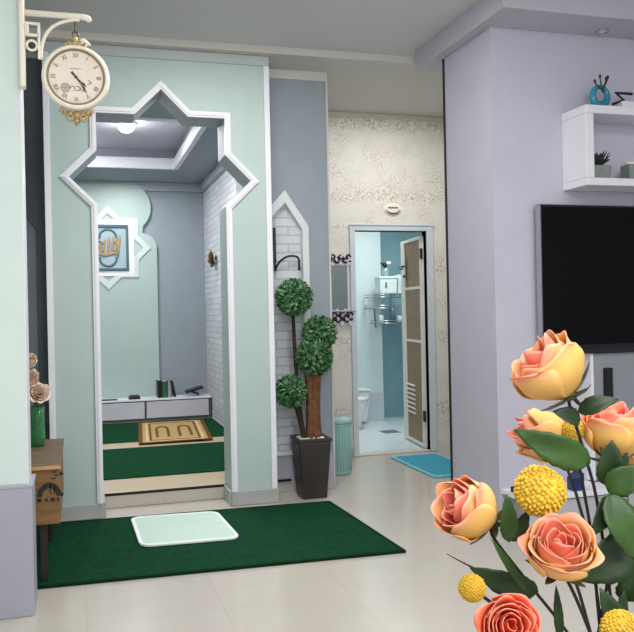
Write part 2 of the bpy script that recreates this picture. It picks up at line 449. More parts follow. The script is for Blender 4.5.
struct('baseboard_grey', B(1.313, 1.820, YG-.016, YG, .001, .08), SKIRT)
mb = B(1.804, 1.818, YG-.01, YG, .081, 3.06); mb.box(1.306, 1.818, YG-.012, YG, 3.06, 3.085); mb.box(1.306, 1.818, YG-.008, YG, 3.0855, ZH-.001)
struct('trim_7', mb, CEIL_HALL)
mb = MB()   # west of the portal: the same grey wall, shade painted into its colour
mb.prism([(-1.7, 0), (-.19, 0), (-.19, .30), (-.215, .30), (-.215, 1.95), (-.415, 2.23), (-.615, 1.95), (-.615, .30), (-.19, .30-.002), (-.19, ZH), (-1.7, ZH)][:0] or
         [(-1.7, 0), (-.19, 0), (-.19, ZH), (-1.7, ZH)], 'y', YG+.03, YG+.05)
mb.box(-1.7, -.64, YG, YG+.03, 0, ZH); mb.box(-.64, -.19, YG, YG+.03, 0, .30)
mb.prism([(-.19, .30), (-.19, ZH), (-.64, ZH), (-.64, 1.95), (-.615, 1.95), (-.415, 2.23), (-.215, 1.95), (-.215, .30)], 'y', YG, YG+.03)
struct('wall_grey_shaded', mb, GREY_DK)
mb = MB().strip([(-.2155, .30), (-.2155, 1.95), (-.415, 2.229), (-.614, 1.95), (-.614, .30)], [(-.275, .30), (-.275, 1.93), (-.415, 2.12), (-.56, 1.93), (-.56, .30)], 'y', YG-.012, YG+.029)
struct('trim_8', mb, GREY_DK, bevel=.004)
struct('wall_niche_west', B(-.56, -.275, YG+.024, YG+.0295, .30, 2.15), paint('grey_brick', '8C98A6', .6, .06))
# --- prayer room shell
struct('wall_prayer_back', B(-.95, XB+.1, YB, YB+.1, 0, 3.1), GREY)
mb = B(XB, XB+.029, 7.62, YB, 0, 3.1); struct('wall_brick', mb, BRICK, loc=(0, 0, 0))
struct('wall_prayer_side', B(XB, XB+.029, YG+.05, 7.62, 0, 3.1), GREY)
struct('wall_prayer_west', B(-.95, -.85, YG+.05, YB, 0, 3.1), GREY)
# tray ceiling (opening x -.42..1.04, y 6.5..8.72)
tx0, tx1, ty0, ty1, zc = -.42, 1.03, 6.50, 8.72, 2.90
mb = B(-.95, XB+.03, YG+.05, ty0, zc, zc+.06); mb.box(-.95, XB+.03, ty1, YB, zc, zc+.06)
mb.box(-.95, tx0, ty0, ty1, zc, zc+.06); mb.box(tx1, XB+.03, ty0, ty1, zc, zc+.06)
struct('ceiling_prayer', mb, CEIL_PRAY)
mb = B(-.95, XB+.03, YG+.05, YB, 3.09, 3.12)
struct('ceiling_tray', mb, CEIL_TRAY)
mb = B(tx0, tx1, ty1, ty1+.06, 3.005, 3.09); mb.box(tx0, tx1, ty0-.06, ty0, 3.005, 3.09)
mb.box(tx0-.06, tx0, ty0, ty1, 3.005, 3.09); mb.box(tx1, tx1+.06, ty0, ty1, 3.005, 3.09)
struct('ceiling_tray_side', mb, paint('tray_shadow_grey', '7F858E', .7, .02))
rect = lambda x0, x1, y0, y1: [(x0, y0), (x1, y0), (x1, y1), (x0, y1)]
mb = MB().strip(rect(tx0-.02, tx1+.02, ty0-.02, ty1+.02), rect(tx0+.03, tx1-.03, ty0+.03, ty1-.03), 'z', zc-.012, zc+.105, closed=True)
struct('trim_9', mb, WHITE, bevel=.006)
mb = B(-.85, XB, YB-.05, YB, 2.80, 2.90); mb.box(-.85, XB, YB-.07, YB-.05, 2.87, 2.90)
mb.box(XB-.05, XB, YG+.06, YB-.071, 2.80, 2.90)
struct('trim_10', mb, paint('cornice_grey', 'A7AEB5', .6, .02), bevel=.006)

# --- hall and bathroom
dx0, dx1, dz = 2.405, 3.115, 2.055
mb = B(1.812, dx0, YW, YW+.1, 0, ZH); mb.box(dx1, 3.62, YW, YW+.1, 0, ZH); mb.box(dx0, dx1, YW, YW+.1, dz, ZH)
struct('wall_hall', mb, WALLPAPER, loc=(0, 0, 0))
mb = B(1.813, 3.6, YW-.02, YW, 3.085, ZH)
struct('trim_11', mb, paint('hall_cornice', 'CBC6BA', .6, .02), bevel=.006)
struct('wall_hall_east', B(3.55, 3.62, 5.0, YW, 0, ZH), CEIL_HALL)
mb = B(dx0-.05, dx0, YW-.025, YW+.10, 0.001, dz+.05); mb.box(dx1, dx1+.065, YW-.025, YW+.10, 0.001, dz+.05); mb.box(dx0, dx1, YW-.025, YW+.10, dz, dz+.05)
mb.box(dx0-.06, dx1+.075, YW-.035, YW-.025, dz+.045, dz+.062)
doorframe = struct('trim_12', mb, paint('door_frame_white', 'CBD3D8', .35, .02), bevel=.005)
struct('baseboard_hall', B(1.84, dx0-.05, YW-.012, YW, .001, .09), SKIRT)
struct('floor_bath', B(1.9, 4.4, YW+.12, 9.5, -.1, 0.0), TILE_B)
struct('trim_13', B(dx0, dx1, YW-.01, YW+.13, 0.001, .012), paint('threshold_marble', 'CFCCC4', .3, .05), bevel=.003)
mb = B(1.9, 3.45, 8.93, 9.4, .34, 2.6); struct('wall_bath_back', mb, BATH_PALE)
struct('wall_bath_dado', B(1.9, 3.45, 8.92, 9.4, 0, .34), paint('lilac_grey_tile', 'C4CCD4', .4, .04))
mb = B(3.45, 4.4, 9.2, 9.4, 0, 2.6); struct('wall_bath_teal', mb, TEAL)
mb = B(4.3, 4.4, YW+.1, 9.2, 0, 2.6); struct('wall_bath_east', mb, TEAL)
struct('wall_bath_west', B(1.9, 2.0, YW+.1, 8.92, 0, 2.6), BATH_PALE)
struct('ceiling_bath', B(1.9, 4.4, YW+.1, 9.4, 2.6, 2.7), TILE_B)

# --- television wall with its free-standing end, beam above
struct('wall_television', B(2.42, 6.1, 4.35, 5.0, 0, ZC), LILAC)
mb = B(2.412, 2.4195, 4.982, 5.002, .001, 3.04); struct('trim_14', mb, BLACK)
mb = B(2.335, 6.1, 4.04, 4.3499, 3.04, ZC); mb.box(2.335, 2.4199, 4.35, 5.28, 3.04, ZC); mb.box(2.42, 3.55, 5.0001, 5.28, 3.04, ZC)
struct('beam', mb, paint('beam_lilac', 'B9B7C2', .6, .02), bevel=.004)
struct('wall_east', B(6.0, 6.1, -1.5, 4.35, 0, ZC), LILAC)
# --- wall end on the west, clock side, with dado
struct('wall_west', B(-1.7, -.241, 3.83, 4.03, .59, ZC), MINT_PALE)
mb = B(-1.7, -.222, 3.81, 4.05, 0.0, .585); mb.box(-1.7, -.218, 3.806, 4.054, .575, .592)
struct('wall_west_dado', mb, LILAC_DADO, bevel=.004)
mb = B(-.241, -.2365, 3.828, 4.032, .592, ZC); struct('trim_15', mb, WHITE)
struct('wall_side_west', B(-1.7, -1.6, -1.5, YG, 0, ZC), MINT_PALE)

# ================================================================== CARPETS
def rounded(x0, x1, y0, y1, r, n=6):
    out = []
    for (qx, qy, a0) in ((x1-r, y1-r, 0), (x0+r, y1-r, 90), (x0+r, y0+r, 180), (x1-r, y0+r, 270)):
        for i in range(n+1):
            a = math.radians(a0+90*i/n); out.append((qx+r*math.cos(a), qy+r*math.sin(a)))
    return out
t = thing('carpet', 'large dark green carpet spread on the glossy floor before the star doorway', 'carpet', (.55, 4.76, 0))
cq = [(-.95, 4.20), (1.69, 4.082), (1.639, 5.318), (-.95, 5.448)]
def inset(q, d):
    c = Vector((sum(p[0] for p in q)/len(q), sum(p[1] for p in q)/len(q))); out = []
    for i, p in enumerate(q):
        a, b = Vector(q[i-1]), Vector(q[(i+1) % len(q)]); p = Vector(p)
        e = (p-a).normalized(); f = (b-p).normalized(); n1 = Vector((-e.y, e.x)); n2 = Vector((-f.y, f.x)); m = (n1+n2)/(1+n1.dot(n2))
        out.append(tuple(p+m*d))
    return out
MB().prism(inset(cq, .016), 'z', .001, .014).build('pile', GREEN, t, bevel=.004)
MB().strip(cq, inset(cq, .02), 'z', .001, .0155, closed=True).build('binding', GREEN_EDGE, t)
def roundquad(q, r, n=6):
    out = []
    for i, p in enumerate(q):
        p = Vector(p); a = (Vector(q[i-1])-p).normalized()*r; b = (Vector(q[(i+1) % len(q)])-p).normalized()*r
        for k in range(n+1):
            u = k/n; out.append(tuple((p+a)*(1-u)**2+p*2*u*(1-u)+(p+b)*u*u))
    return out
t = thing('bath_mat', 'pale mint rounded mat lying on the large green carpet', 'mat', (.57, 4.96, .015))
mq = [(.299, 4.64), (.873, 4.605), (.842, 5.27), (.284, 5.315)]
MB().prism(roundquad(inset(mq, .018), .06), 'z', .0165, .026).build('pile', MATW, t, bevel=.004)
MB().strip(roundquad(mq, .08), roundquad(inset(mq, .022), .06), 'z', .0165, .031, closed=True).build('piping', MATW2, t, bevel=.004)

for k, (y0, y1, lab) in enumerate(((6.20, 7.55, 'dark green prayer row carpet nearest the step inside the prayer room'), (7.92, 9.30, 'dark green prayer row carpet under the tan prayer rug'))):
    tag(B(-.8, XB-.02, y0, y1, PZ+.001, PZ+.010).build('row_carpet', GREEN, bevel=.003), lab, 'carpet', 'green prayer row carpets')
struct('trim_16', B(-.85, XB, YG-.032, YG-.0295, .085, PZ+.004), BLACK)
# tan prayer rug
t = thing('prayer_rug', 'tan prayer rug with brown border laid askew over green row carpet', 'rug', (.95, 8.42, PZ+.011))
q = lambda u, v: (.505+.70*u+v*(.095+(.02)*u), 7.70+(1.47-.03*u)*v)
def rugpoly(mb, uv, mi, z): mb.prism([q(*p) for p in uv], 'z', PZ+.0125, PZ+z, mi=mi)
mb = MB(); sq = lambda a, b: [(a, b), (1-a, b), (1-a, 1-b), (a, 1-b)]
rugpoly(mb, sq(0, 0), 0, .018); mb.build('pile', RUG, t)
mb = MB()
for a_, b_, c_, m_ in ((0.0, 0.0, .055, 0), (.10, .05, .035, 1), (.15, .085, .03, 0)):
    o_ = [q(*p) for p in sq(a_, b_)]; i_ = [q(*p) for p in sq(a_+c_, b_+c_*.6)]
    mb.mi = m_; mb.strip(o_, i_, 'z', PZ+.013, PZ+.0195, closed=True)
for cu in (.34, .66):
    mb.mi = 0
    o_ = [(cu-.10, .22), (cu-.10, .60)]+[(cu-.10*math.cos(x), .60+.14*math.sin(x)) for x in [PI*i/8 for i in range(1, 8)]]+[(cu+.10, .60), (cu+.10, .22)]
    i_ = [(cu-.06, .22), (cu-.06, .60)]+[(cu-.06*math.cos(x), .60+.08*math.sin(x)) for x in [PI*i/8 for i in range(1, 8)]]+[(cu+.06, .60), (cu+.06, .22)]
    mb.strip([q(*p) for p in o_], [q(*p) for p in i_], 'z', PZ+.013, PZ+.0195)
mb.build('woven_pattern', [RUG_DK, RUG_LT], t)
# turquoise mat outside the bathroom
t = thing('door_mat', 'turquoise shaggy mat on the floor outside the open bathroom door', 'mat', (2.85, 6.23, 0))
MB().prism(rounded(2.66, 3.06, 5.80, 6.66, .03), 'z', .001, .018).build('pile', BLUEMAT, t, bevel=.005)
MB().strip(rounded(2.635, 3.085, 5.755, 6.705, .05), rounded(2.665, 3.055, 5.805, 6.655, .03), 'z', .001, .016, closed=True).build('border', BLUEMAT2, t)

# ================================================================== PRAYER ROOM CONTENTS
mx = .335   # axis of the mihrab panel
def mihrab():
    P = [(mx+.56, PZ+.002), (mx+.56, 2.16), (mx+.535, 2.215), (mx+.49, 2.26), (mx+.43, 2.285), (mx+.395, 2.30)]
    ccx, ccz, rr = mx+.20, 2.60, .30      # big rounded lobe
    a0 = math.atan2(2.30-ccz, .195)
    for i in range(1, 15): a_ = a0+(PI/2-a0)*i/14; P.append((ccx+rr*1.0*math.cos(a_), ccz+min(rr, .30)*math.sin(a_)))
    return P + [(2*mx-x, z) for x, z in P[::-1]]
t = thing('mihrab_panel', 'mint keyhole-shaped wall panel behind the framed calligraphy', 'wall panel', (mx, YB-.03, PZ))
mp = mihrab()
MB().prism(mp, 'y', YB-.06, YB-.001).build('panel', paint('mint_panel', 'ABBFBA', .5, .02), t, bevel=.006)
# framed calligraphy in an eight-point star of mouldings
fx, fz, fy = mx-.005, 2.118, YB-.061
t = thing('calligraphy_picture', 'framed calligraphy picture with white star moulding on mint panel', 'picture', (fx, fy, fz-.52))
def star(a, c):
    k = a*(math.sqrt(2)-1); tt = a*math.sqrt(2); X, Z = c
    return [(X+a, Z-a), (X+a, Z-k), (X+tt, Z), (X+a, Z+k), (X+a, Z+a), (X+k, Z+a), (X, Z+tt), (X-k, Z+a), (X-a, Z+a), (X-a, Z+k), (X-tt, Z), (X-a, Z-k), (X-a, Z-a), (X-k, Z-a), (X, Z-tt), (X+k, Z-a)]
MB().strip(star(.35, (fx, fz)), star(.285, (fx, fz)), 'y', fy-.016, fy, closed=True).build('star_moulding', paint('mint_white', 'C9D4D2', .5, .02), t, bevel=.004)
s4 = lambda a, b: [(fx-a, fz-b), (fx+a, fz-b), (fx+a, fz+b), (fx-a, fz+b)]
MB().strip(s4(.30, .335), s4(.235, .27), 'y', fy-.018, fy, closed=True).build('mount', WHITE, t, bevel=.004)
MB().strip(s4(.235, .27), s4(.205, .24), 'y', fy-.034, fy, closed=True).build('frame', TEALFRAME, t, bevel=.003)
art = B(fx-.206, fx+.206, fy-.012, fy, fz-.241, fz+.241).build('artwork', ART_BG, t)
mb = MB()
for zz, sgn in ((.12, 1), (-.12, -1)): mb.ring((fx, fy-.014, fz+zz), .095, .013, arc=(0, PI) if sgn > 0 else (PI, 2*PI))
for xx, sgn in ((.12, 1), (-.12, -1)): mb.ring((fx+xx, fy-.014, fz), .075, .013, arc=(-PI/2, PI/2) if sgn > 0 else (PI/2, 1.5*PI))
for a_ in (-1, 1):
    for b_ in (-1, 1): mb.box(fx+a_*.085-.022 if a_ < 0 else fx+a_*.085, fx+a_*.085+(.022 if a_ > 0 else 0)+.004, fy-.022, fy-.012, fz+b_*.12-.012, fz+b_*.12+.012); mb.box(fx+a_*.115-.008, fx+a_*.115+.008, fy-.022, fy-.012, fz+b_*.09-.025, fz+b_*.09+.025)
mb.build('scrollwork', ART_LINE, art)
mb = MB()   # tan strokes of the lettering: five upright strokes rising from one baseline
base = [(fx-.17+.032*i, fz-.075+.012*math.sin(i*1.1)) for i in range(10)]
mb.tube([(p[0], fy-.018, p[1]) for p in base], [.008]+[.018]*8+[.006], 6)
for i, (xx, h) in enumerate(((-.13, .09), (-.09, .13), (-.045, .17), (.005, .20), (.05, .20), (.095, .20), (.125, .22))):
    mb.tube(bez((fx+xx, fy-.018, fz-.07), (fx+xx-.02, fy-.018, fz+.0), (fx+xx+.02, fy-.018, fz+h*.5), (fx+xx+.006, fy-.018, fz-.07+h), 8), [.009, .014, .017, .018, .018, .017, .015, .011, .005], 6)
mb.build('lettering', ART_TAN, art)

# low drawer cabinet
cy0 = 9.38; cx0, cx1, cz1 = -.75, XB-.012, PZ+.255
t = thing('drawer_cabinet', 'long low grey cabinet with drawers along the prayer room back wall', 'cabinet', (.36, 9.5, PZ))
mb = B(cx0, cx1, cy0+.012, YB-.07, PZ+.001, cz1-.02); mb.build('body', paint('cabinet_dark_grey', '50545C', .5, .05), t)
B(cx0-.004, cx1, cy0-.012, YB-.07, cz1-.02, cz1).build('top', WHITE, t, bevel=.003)
divs = [cx0+.0, -.02, .700, cx1-.02]
for a_, b_ in zip(divs, divs[1:]):
    d = B(a_+.012, b_-.012, cy0-.008, cy0+.010, PZ+.035, cz1-.032).build('drawer', DRAWER, t, bevel=.003)
    B((a_+b_)/2-.04, (a_+b_)/2+.04, cy0-.0095, cy0-.0075, cz1-.046, cz1-.040).build('pull', WHITE, d)
zt = cz1+.0005
# things on the cabinet
t = thing('book', 'black book standing upright on the cabinet, leaning against the green one', 'book', (.86, 9.5, zt), 'books standing on the low cabinet')
def book(t, x, w, h, m, tilt=0):
    R_ = Matrix.Translation((x, 0, zt)) @ Matrix.Rotation(tilt, 4, 'Y') @ Matrix.Translation((-x, 0, -zt))
    mb = MB(); mb.box(x, x+.008, 9.44, 9.62, zt, zt+h, mat=R_); mb.box(x+w-.008, x+w, 9.44, 9.62, zt, zt+h, mat=R_); mb.box(x, x+w, 9.435, 9.445, zt, zt+h, mat=R_)
    mb.build('cover', m, t, bevel=.002)
    MB().box(x+.0081, x+w-.0081, 9.446, 9.615, zt+.004, zt+h-.006, mat=R_).build('pages', CREAM, t)
book(t, .845, .05, .205, BLACK)
t = thing('book', 'green book standing upright between the black book and the grey book', 'book', (.94, 9.5, zt), 'books standing on the low cabinet'); book(t, .90, .062, .19, BOOKG)
t = thing('book', 'slim grey book at the end of the upright row', 'book', (.98, 9.5, zt), 'books standing on the low cabinet'); book(t, .967, .022, .195, BOOKW)
t = thing('book', 'slim black book tilted against the end of the upright row', 'book', (1.02, 9.5, zt), 'books standing on the low cabinet'); book(t, 1.035, .022, .19, BLACK, -.17)
t = thing('book_stand', 'black folding book stand lying open at the brick wall end of cabinet', 'book stand', (1.28, 9.48, zt))
mb = MB(); Rm = Matrix.Translation((1.27, 9.5, zt+.078)) @ Matrix.Rotation(math.radians(-14), 4, 'Y')
mb.box(-.10, .11, -.07, .07, -.018, .012, mat=Rm); mb.build('upper_board', BLACK, t, bevel=.006)
mb = MB(); Rm2 = Matrix.Translation((1.28, 9.5, zt+.038)) @ Matrix.Rotation(math.radians(24), 4, 'Y')
mb.box(-.045, .05, -.055, .055, -.012, .012, mat=Rm2); mb.build('lower_board', BLACK, t, bevel=.005)
t = thing('storage_case', 'small black case lying on the cabinet below the mint panel', 'case', (.58, 9.46, zt))
B(.515, .645, 9.41, 9.53, zt, zt+.03).build('base', BLACK, t, bevel=.006); B(.53, .64, 9.42, 9.52, zt+.0302, zt+.046).build('lid', BLACK, t, bevel=.006)
t = thing('tablet', 'thin flat dark tablet lying on the cabinet top', 'tablet', (.30, 9.46, zt))
B(.21, .39, 9.41, 9.50, zt, zt+.009).build('body', BLACK, t, bevel=.003); B(.22, .38, 9.417, 9.493, zt+.0091, zt+.0105).build('screen', SCREEN, t)
# brass wall ornament on the brick wall
p = Vector((XB, 8.87, 1.945))
t = thing('wall_ornament', 'small dark brass leaf-shaped ornament on white brick wall', 'ornament', p)
MB().lathe([(.0, 0), (.032, 0), (.032, .012), (.012, .02)], None, 16, mat=Matrix.Translation(p) @ Matrix.Rotation(-PI/2, 4, 'Y')).build('rosette', BRASS, t, smooth=True)
for i, (dy, dz_) in enumerate(((-.14, .115), (.08, .12), (-.11, -.03), (.13, .06), (-.04, .15))):
    e = p+Vector((-.06, dy, dz_-.06)); s_ = p+Vector((-.015, 0, -.07))
    mb = MB().tube(bez(s_, s_+Vector((-.04, 0, .02)), e+Vector((-.02, 0, -.04)), e, 8), [.006, .012, .018, .022, .022, .019, .014, .008, .002], 6); mb.build('leaf', BRASS, t, smooth=True)
# recessed lamp in the tray
t = thing('ceiling_light', 'glowing round recessed lamp in the tray ceiling of prayer room', 'ceiling light', (.44, 7.50, 3.09))
MB().lathe([(.092, 3.0899), (.096, 3.078), (.088, 3.070), (.077, 3.070)], (.44, 7.50, 0), 28, cap0=False, cap1=False).build('rim', WHITE, t, smooth=True)
MB().lathe([(.0, 3.000), (.030, 3.003), (.054, 3.014), (.070, 3.032), (.076, 3.055), (.076, 3.0895)], (.44, 7.50, 0), 28, cap0=False).build('diffuser', emit('lamp_glow', 'FFFFFF', 14), t, smooth=True)

# ================================================================== NICHE IRONWORK, TOPIARY, BIN
t = thing('wall_bracket', 'black wrought-iron hook on the brick niche above the topiary', 'hook', (1.39, YG+.03, 1.72))
B(1.384, 1.404, YG+.022, YG+.044, 1.70, 1.96).build('plate', BLACKM, t, bevel=.002)
mb = MB().tube(bez((1.392, YG+.02, 1.64), (1.41, YG-.02, 1.73), (1.49, YG-.04, 1.765), (1.555, YG-.02, 1.738), 12)+[Vector((1.566, YG-.02, 1.72)), Vector((1.566, YG-.02, 1.64))], .0085, 8)
mb.tube([(1.392, YG+.03, 1.72), (1.392, YG+.02, 1.64)], .0085, 8); mb.build('hook_arm', BLACKM, t, smooth=True)

t = thing('topiary_plant', 'artificial ball topiary in a tall tapered black pot beside the doorway', 'plant', (1.575, 5.585, 0))
pc = (1.578, 5.585)
mb = MB(); mb.frustum(pc, (.090, .090), (.118, .118), .001, .405); pot = mb.build('pot', POT, t, bevel=.008)
mb = MB().strip(rect(pc[0]-.123, pc[0]+.123, pc[1]-.123, pc[1]+.123), rect(pc[0]-.102, pc[0]+.102, pc[1]-.102, pc[1]+.102), 'z', .406, .432, closed=True); mb.build('pot_rim', POT, pot, bevel=.004)
mb = B(pc[0]-.101, pc[0]+.101, pc[1]-.101, pc[1]+.101, .406, .418)
for i in range(110): mb.ball((pc[0]+random.uniform(-.092, .092), pc[1]+random.uniform(-.092, .092), .424), random.uniform(.009, .014), 1, (1, 1, .6))
o = mb.build('pebbles', PEBBLE, t, smooth=True); tag(o, kind='stuff')
mb = MB()
for k in range(5):
    a_ = k*1.26; ox, oy = .022*math.cos(a_), .02*math.sin(a_)
    mb.tube(bez((1.60+ox*1.6, 5.585+oy, .40), (1.598+ox, 5.585+oy, .55), (1.60+ox, 5.585+oy, .75), (1.605+ox*2.2, 5.585+oy, 1.0), 8), [.034, .032, .03, .029, .028, .028, .028, .029, .03], 8)
mb.tube(bez((1.60, 5.57, .78), (1.63, 5.57, .85), (1.655, 5.575, .95), (1.66, 5.58, 1.12)), .02, 8)
mb.tube(bez((1.59, 5.57, .78), (1.56, 5.565, .85), (1.55, 5.565, .9), (1.56, 5.565, .98)), .018, 8)
mb.build('trunk', BARK, t, smooth=True)
mb = MB(); mb.tube(bez((1.53, 5.60, .40), (1.515, 5.60, .6), (1.475, 5.60, .8), (1.468, 5.60, 1.40), 14), .014, 8); mb.tube(bez((1.525, 5.56, .40), (1.51, 5.56, .5), (1.49, 5.56, .6), (1.45, 5.565, .72), 10), .019, 8)
mb.build('stem', BARK_DK, t, smooth=True)
def leafball(c, r, n):
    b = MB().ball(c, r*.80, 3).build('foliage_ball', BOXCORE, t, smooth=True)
    mb = MB(); c = Vector(c)
    for i in range(n):
        z = 1-2*(i+.5)/n; a_ = i*2.39996; d = Vector((math.sqrt(1-z*z)*math.cos(a_), math.sqrt(1-z*z)*math.sin(a_), z))
        d = (d+Vector([random.uniform(-.12, .12) for _ in range(3)])).normalized()
        tg = d.orthogonal().normalized(); tg = Quaternion(d, random.uniform(0, 2*PI)) @ tg; w = d.cross(tg)
        out = (d*random.uniform(.5, 1.0)+tg*.8).normalized(); L_ = r*random.uniform(.24, .40); W_ = L_*.21
        p0 = c+d*r*random.uniform(.74, .84); p2 = p0+out*L_; pm = p0+out*L_*.5+d*L_*.08
        mb.mi = 0 if random.random() < .68 else 1
        v = [mb.bm.verts.new(x) for x in (p0, pm+w*W_, p2, pm-w*W_)]; mb.quad(v[:3]); mb.quad([v[0], v[2], v[3]])
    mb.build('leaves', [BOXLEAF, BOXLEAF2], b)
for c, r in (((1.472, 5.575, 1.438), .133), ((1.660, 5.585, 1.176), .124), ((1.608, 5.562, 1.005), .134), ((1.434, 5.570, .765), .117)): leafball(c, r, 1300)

bpy.data.objects['topiary_plant'].location.y -= .03
t = thing('waste_bin', 'teal lidded plastic bin on the floor below the ornate wall mirror', 'bin', (2.015, 6.24, 0))
bc = (2.015, 6.24)
MB().lathe([(.090, .001), (.095, .012), (.105, .40), (.106, .415)], bc+(0,), 32).build('body', BIN, t, smooth=True)
mb = MB()
for k in range(28):
    a_ = 2*PI*k/28; mb.tube([(bc[0]+.0955*math.cos(a_), bc[1]+.0955*math.sin(a_), .03), (bc[0]+.1045*math.cos(a_), bc[1]+.1045*math.sin(a_), .39)], .004, 5)
mb.build('ribs', BIN, t, smooth=True)
MB().lathe([(.110, .4155), (.113, .425), (.110, .443), (.08, .457), (.0, .461)], bc+(0,), 32, cap1=False).build('lid', BIN, t, smooth=True)
# ornate mirror on wallpaper
t = thing('wall_mirror', 'small mirror with black and white scroll ornament beside bathroom doorway', 'mirror', (2.25, YW, 1.2))
B(2.155, 2.325, YW-.018, YW, 1.33, 1.74).build('pane', MIRRORM, t)
mb = MB().strip([(2.14, 1.315), (2.34, 1.315), (2.34, 1.755), (2.14, 1.755)], [(2.158, 1.333), (2.322, 1.333), (2.322, 1.737), (2.158, 1.737)], 'y', YW-.028, YW, closed=True); mb.build('frame', ORN_W, t, bevel=.003)
def scroll(name, zc_, h, parent):
    o = MB()
    pts = [(2.125+.235*i/11, zc_+h*.5*math.sin(i*1.7)*.55) for i in range(12)]
    o.prism([(x, z+h*.45) for x, z in pts]+[(x, z-h*.45) for x, z in pts[::-1]], 'y', YW-.034, YW-.001)
    o = o.build(name, ORN_W, parent, bevel=.004)
    mb = MB()
    for i, x in enumerate((2.15, 2.185, 2.225, 2.265, 2.305, 2.335)):
        mb.ring((x, YW-.036, zc_+(.02 if i % 2 else -.012)), h*.22, .0085, n=16, k=6, arc=(i, i+4.6))
        mb.ball((x+.012, YW-.036, zc_+(-.02 if i % 2 else .016)), h*.16, 1, (1.2, .4, .8))
    mb.build('scrollwork', BLACKM, o, smooth=True)
scroll('crest', 1.795, .085, t)
scroll('lower_ornament', 1.27, .12, t)
B(2.17, 2.385, YW-.07, YW-.001, 1.318, 1.328).build('ledge', paint('ledge_grey', '8F9598', .4, .03), t)
# plaque over the door
pc2 = Vector((2.785, YW, 2.255))
t = thing('door_sign', 'small oval white plaque on wallpaper above the bathroom door', 'sign', pc2)
el = lambda a, b, n=32: [(pc2.x+a*math.cos(2*PI*i/n), pc2.z+b*math.sin(2*PI*i/n)) for i in range(n)]
MB().prism(el(.086, .052), 'y', YW-.014, YW).build('board', CREAM, t, bevel=.004)
mb = MB()
n = 14; arc = [(pc2.x+.072*math.cos(a_), pc2.z+.01+.05*math.sin(a_)) for a_ in [math.radians(195+150*i/n) for i in range(n+1)]]
mb.tube([(x, YW-.016, z) for x, z in arc], [.003+.006*math.sin(PI*i/n) for i in range(n+1)], 6)
mb.tube([(pc2.x-.048+.016*i, YW-.016, pc2.z+.012+(.006 if i % 2 else -.002)) for i in range(7)], .006, 6)
mb.build('lettering', paint('sign_ink', '5A5A56', .6, .1), t)

# ================================================================== BATHROOM CONTENTS
t = tag(bpy.data.objects.new('door_1', None), 'cream door with taupe panels standing open into the bathroom', 'door', kind='structure'); COL.objects.link(t)
hx, hy = dx1-.006, YW+.062
t.location = (hx, hy, .02)
ang = math.atan2(7.735-hy, 3.205-hx)      # direction of the open leaf
DM = Matrix.Translation((hx, hy, .02)) @ Matrix.Rotation(ang, 4, 'Z')
W, Hd = .70, 2.0
CREAMW = paint('cream_door', 'E2DED2', .4, .03)
mb = MB()
for b_ in ((0, .06, 0, Hd), (W-.13, W, 0, Hd), (.06, W-.13, 0, .03), (.06, W-.13, .985, 1.01), (.06, W-.13, 1.50, 1.525), (.06, W-.13, Hd-.03, Hd)): mb.box(b_[0], b_[1], -.018, .022, b_[2], b_[3], mat=DM)
mb.build('frame', CREAMW, t, bevel=.003)
for z0, z1 in ((.03, .985), (1.01, 1.50), (1.525, Hd-.03)): MB().box(.06, W-.13, -.008, .012, z0, z1, mat=DM).build('panel', BROWN_DOOR, t)
mb = MB()
for i in range(7):
    mm = DM @ Matrix.Translation((0, 0, .27+.045*i)) @ Matrix.Rotation(.5, 4, 'X'); mb.box(.30, .585, -.004, .030, 0, .016, mat=mm)
mb.build('louvre', CREAMW, t)
mb = MB().box(W-.175, W-.135, .022, .028, 1.60, 1.83, mat=DM); hd = mb.build('handle_plate', CHROME, t, bevel=.003)
mb = MB().tube([DM @ Vector(p_) for p_ in ((W-.155, .028, 1.74), (W-.155, .07, 1.74), (W-.17, .078, 1.72), (W-.25, .078, 1.71))], .010, 8); mb.ball(DM @ Vector((W-.155, .032, 1.64)), .016, 2); mb.build('lever', BLACKM, hd, smooth=True)
for z in (.25, 1.78):
    MB().box(-.022, .018, .010, .030, z, z+.1, mat=DM).build('hinge', BLACKM, t)
# toilet
t = thing('toilet', 'white ceramic toilet against the pale bathroom wall, half behind the door frame', 'toilet', (2.95, 8.65, 0))
mb = MB(); mb.frustum((2.98, 8.81), (.19, .08), (.225, .10), .03, .385); mb.build('tank', CERAMIC, t, bevel=.02, seg=3)
B(2.75, 3.215, 8.70, 8.915, .386, .415).build('tank_lid', CERAMIC, t, bevel=.008)
m_ = Matrix.Translation((2.90, 8.49, 0)) @ Matrix.Diagonal((1, 1.15, 1, 1))
MB().lathe([(.11, .001), (.105, .08), (.12, .15), (.17, .27), (.18, .33)], None, 28, mat=m_).build('bowl', CERAMIC, t, smooth=True)
MB().lathe([(.185, .331), (.187, .345), (.18, .358), (.0, .362)], None, 28, mat=m_, cap1=False).build('lid', CERAMIC, t, smooth=True)
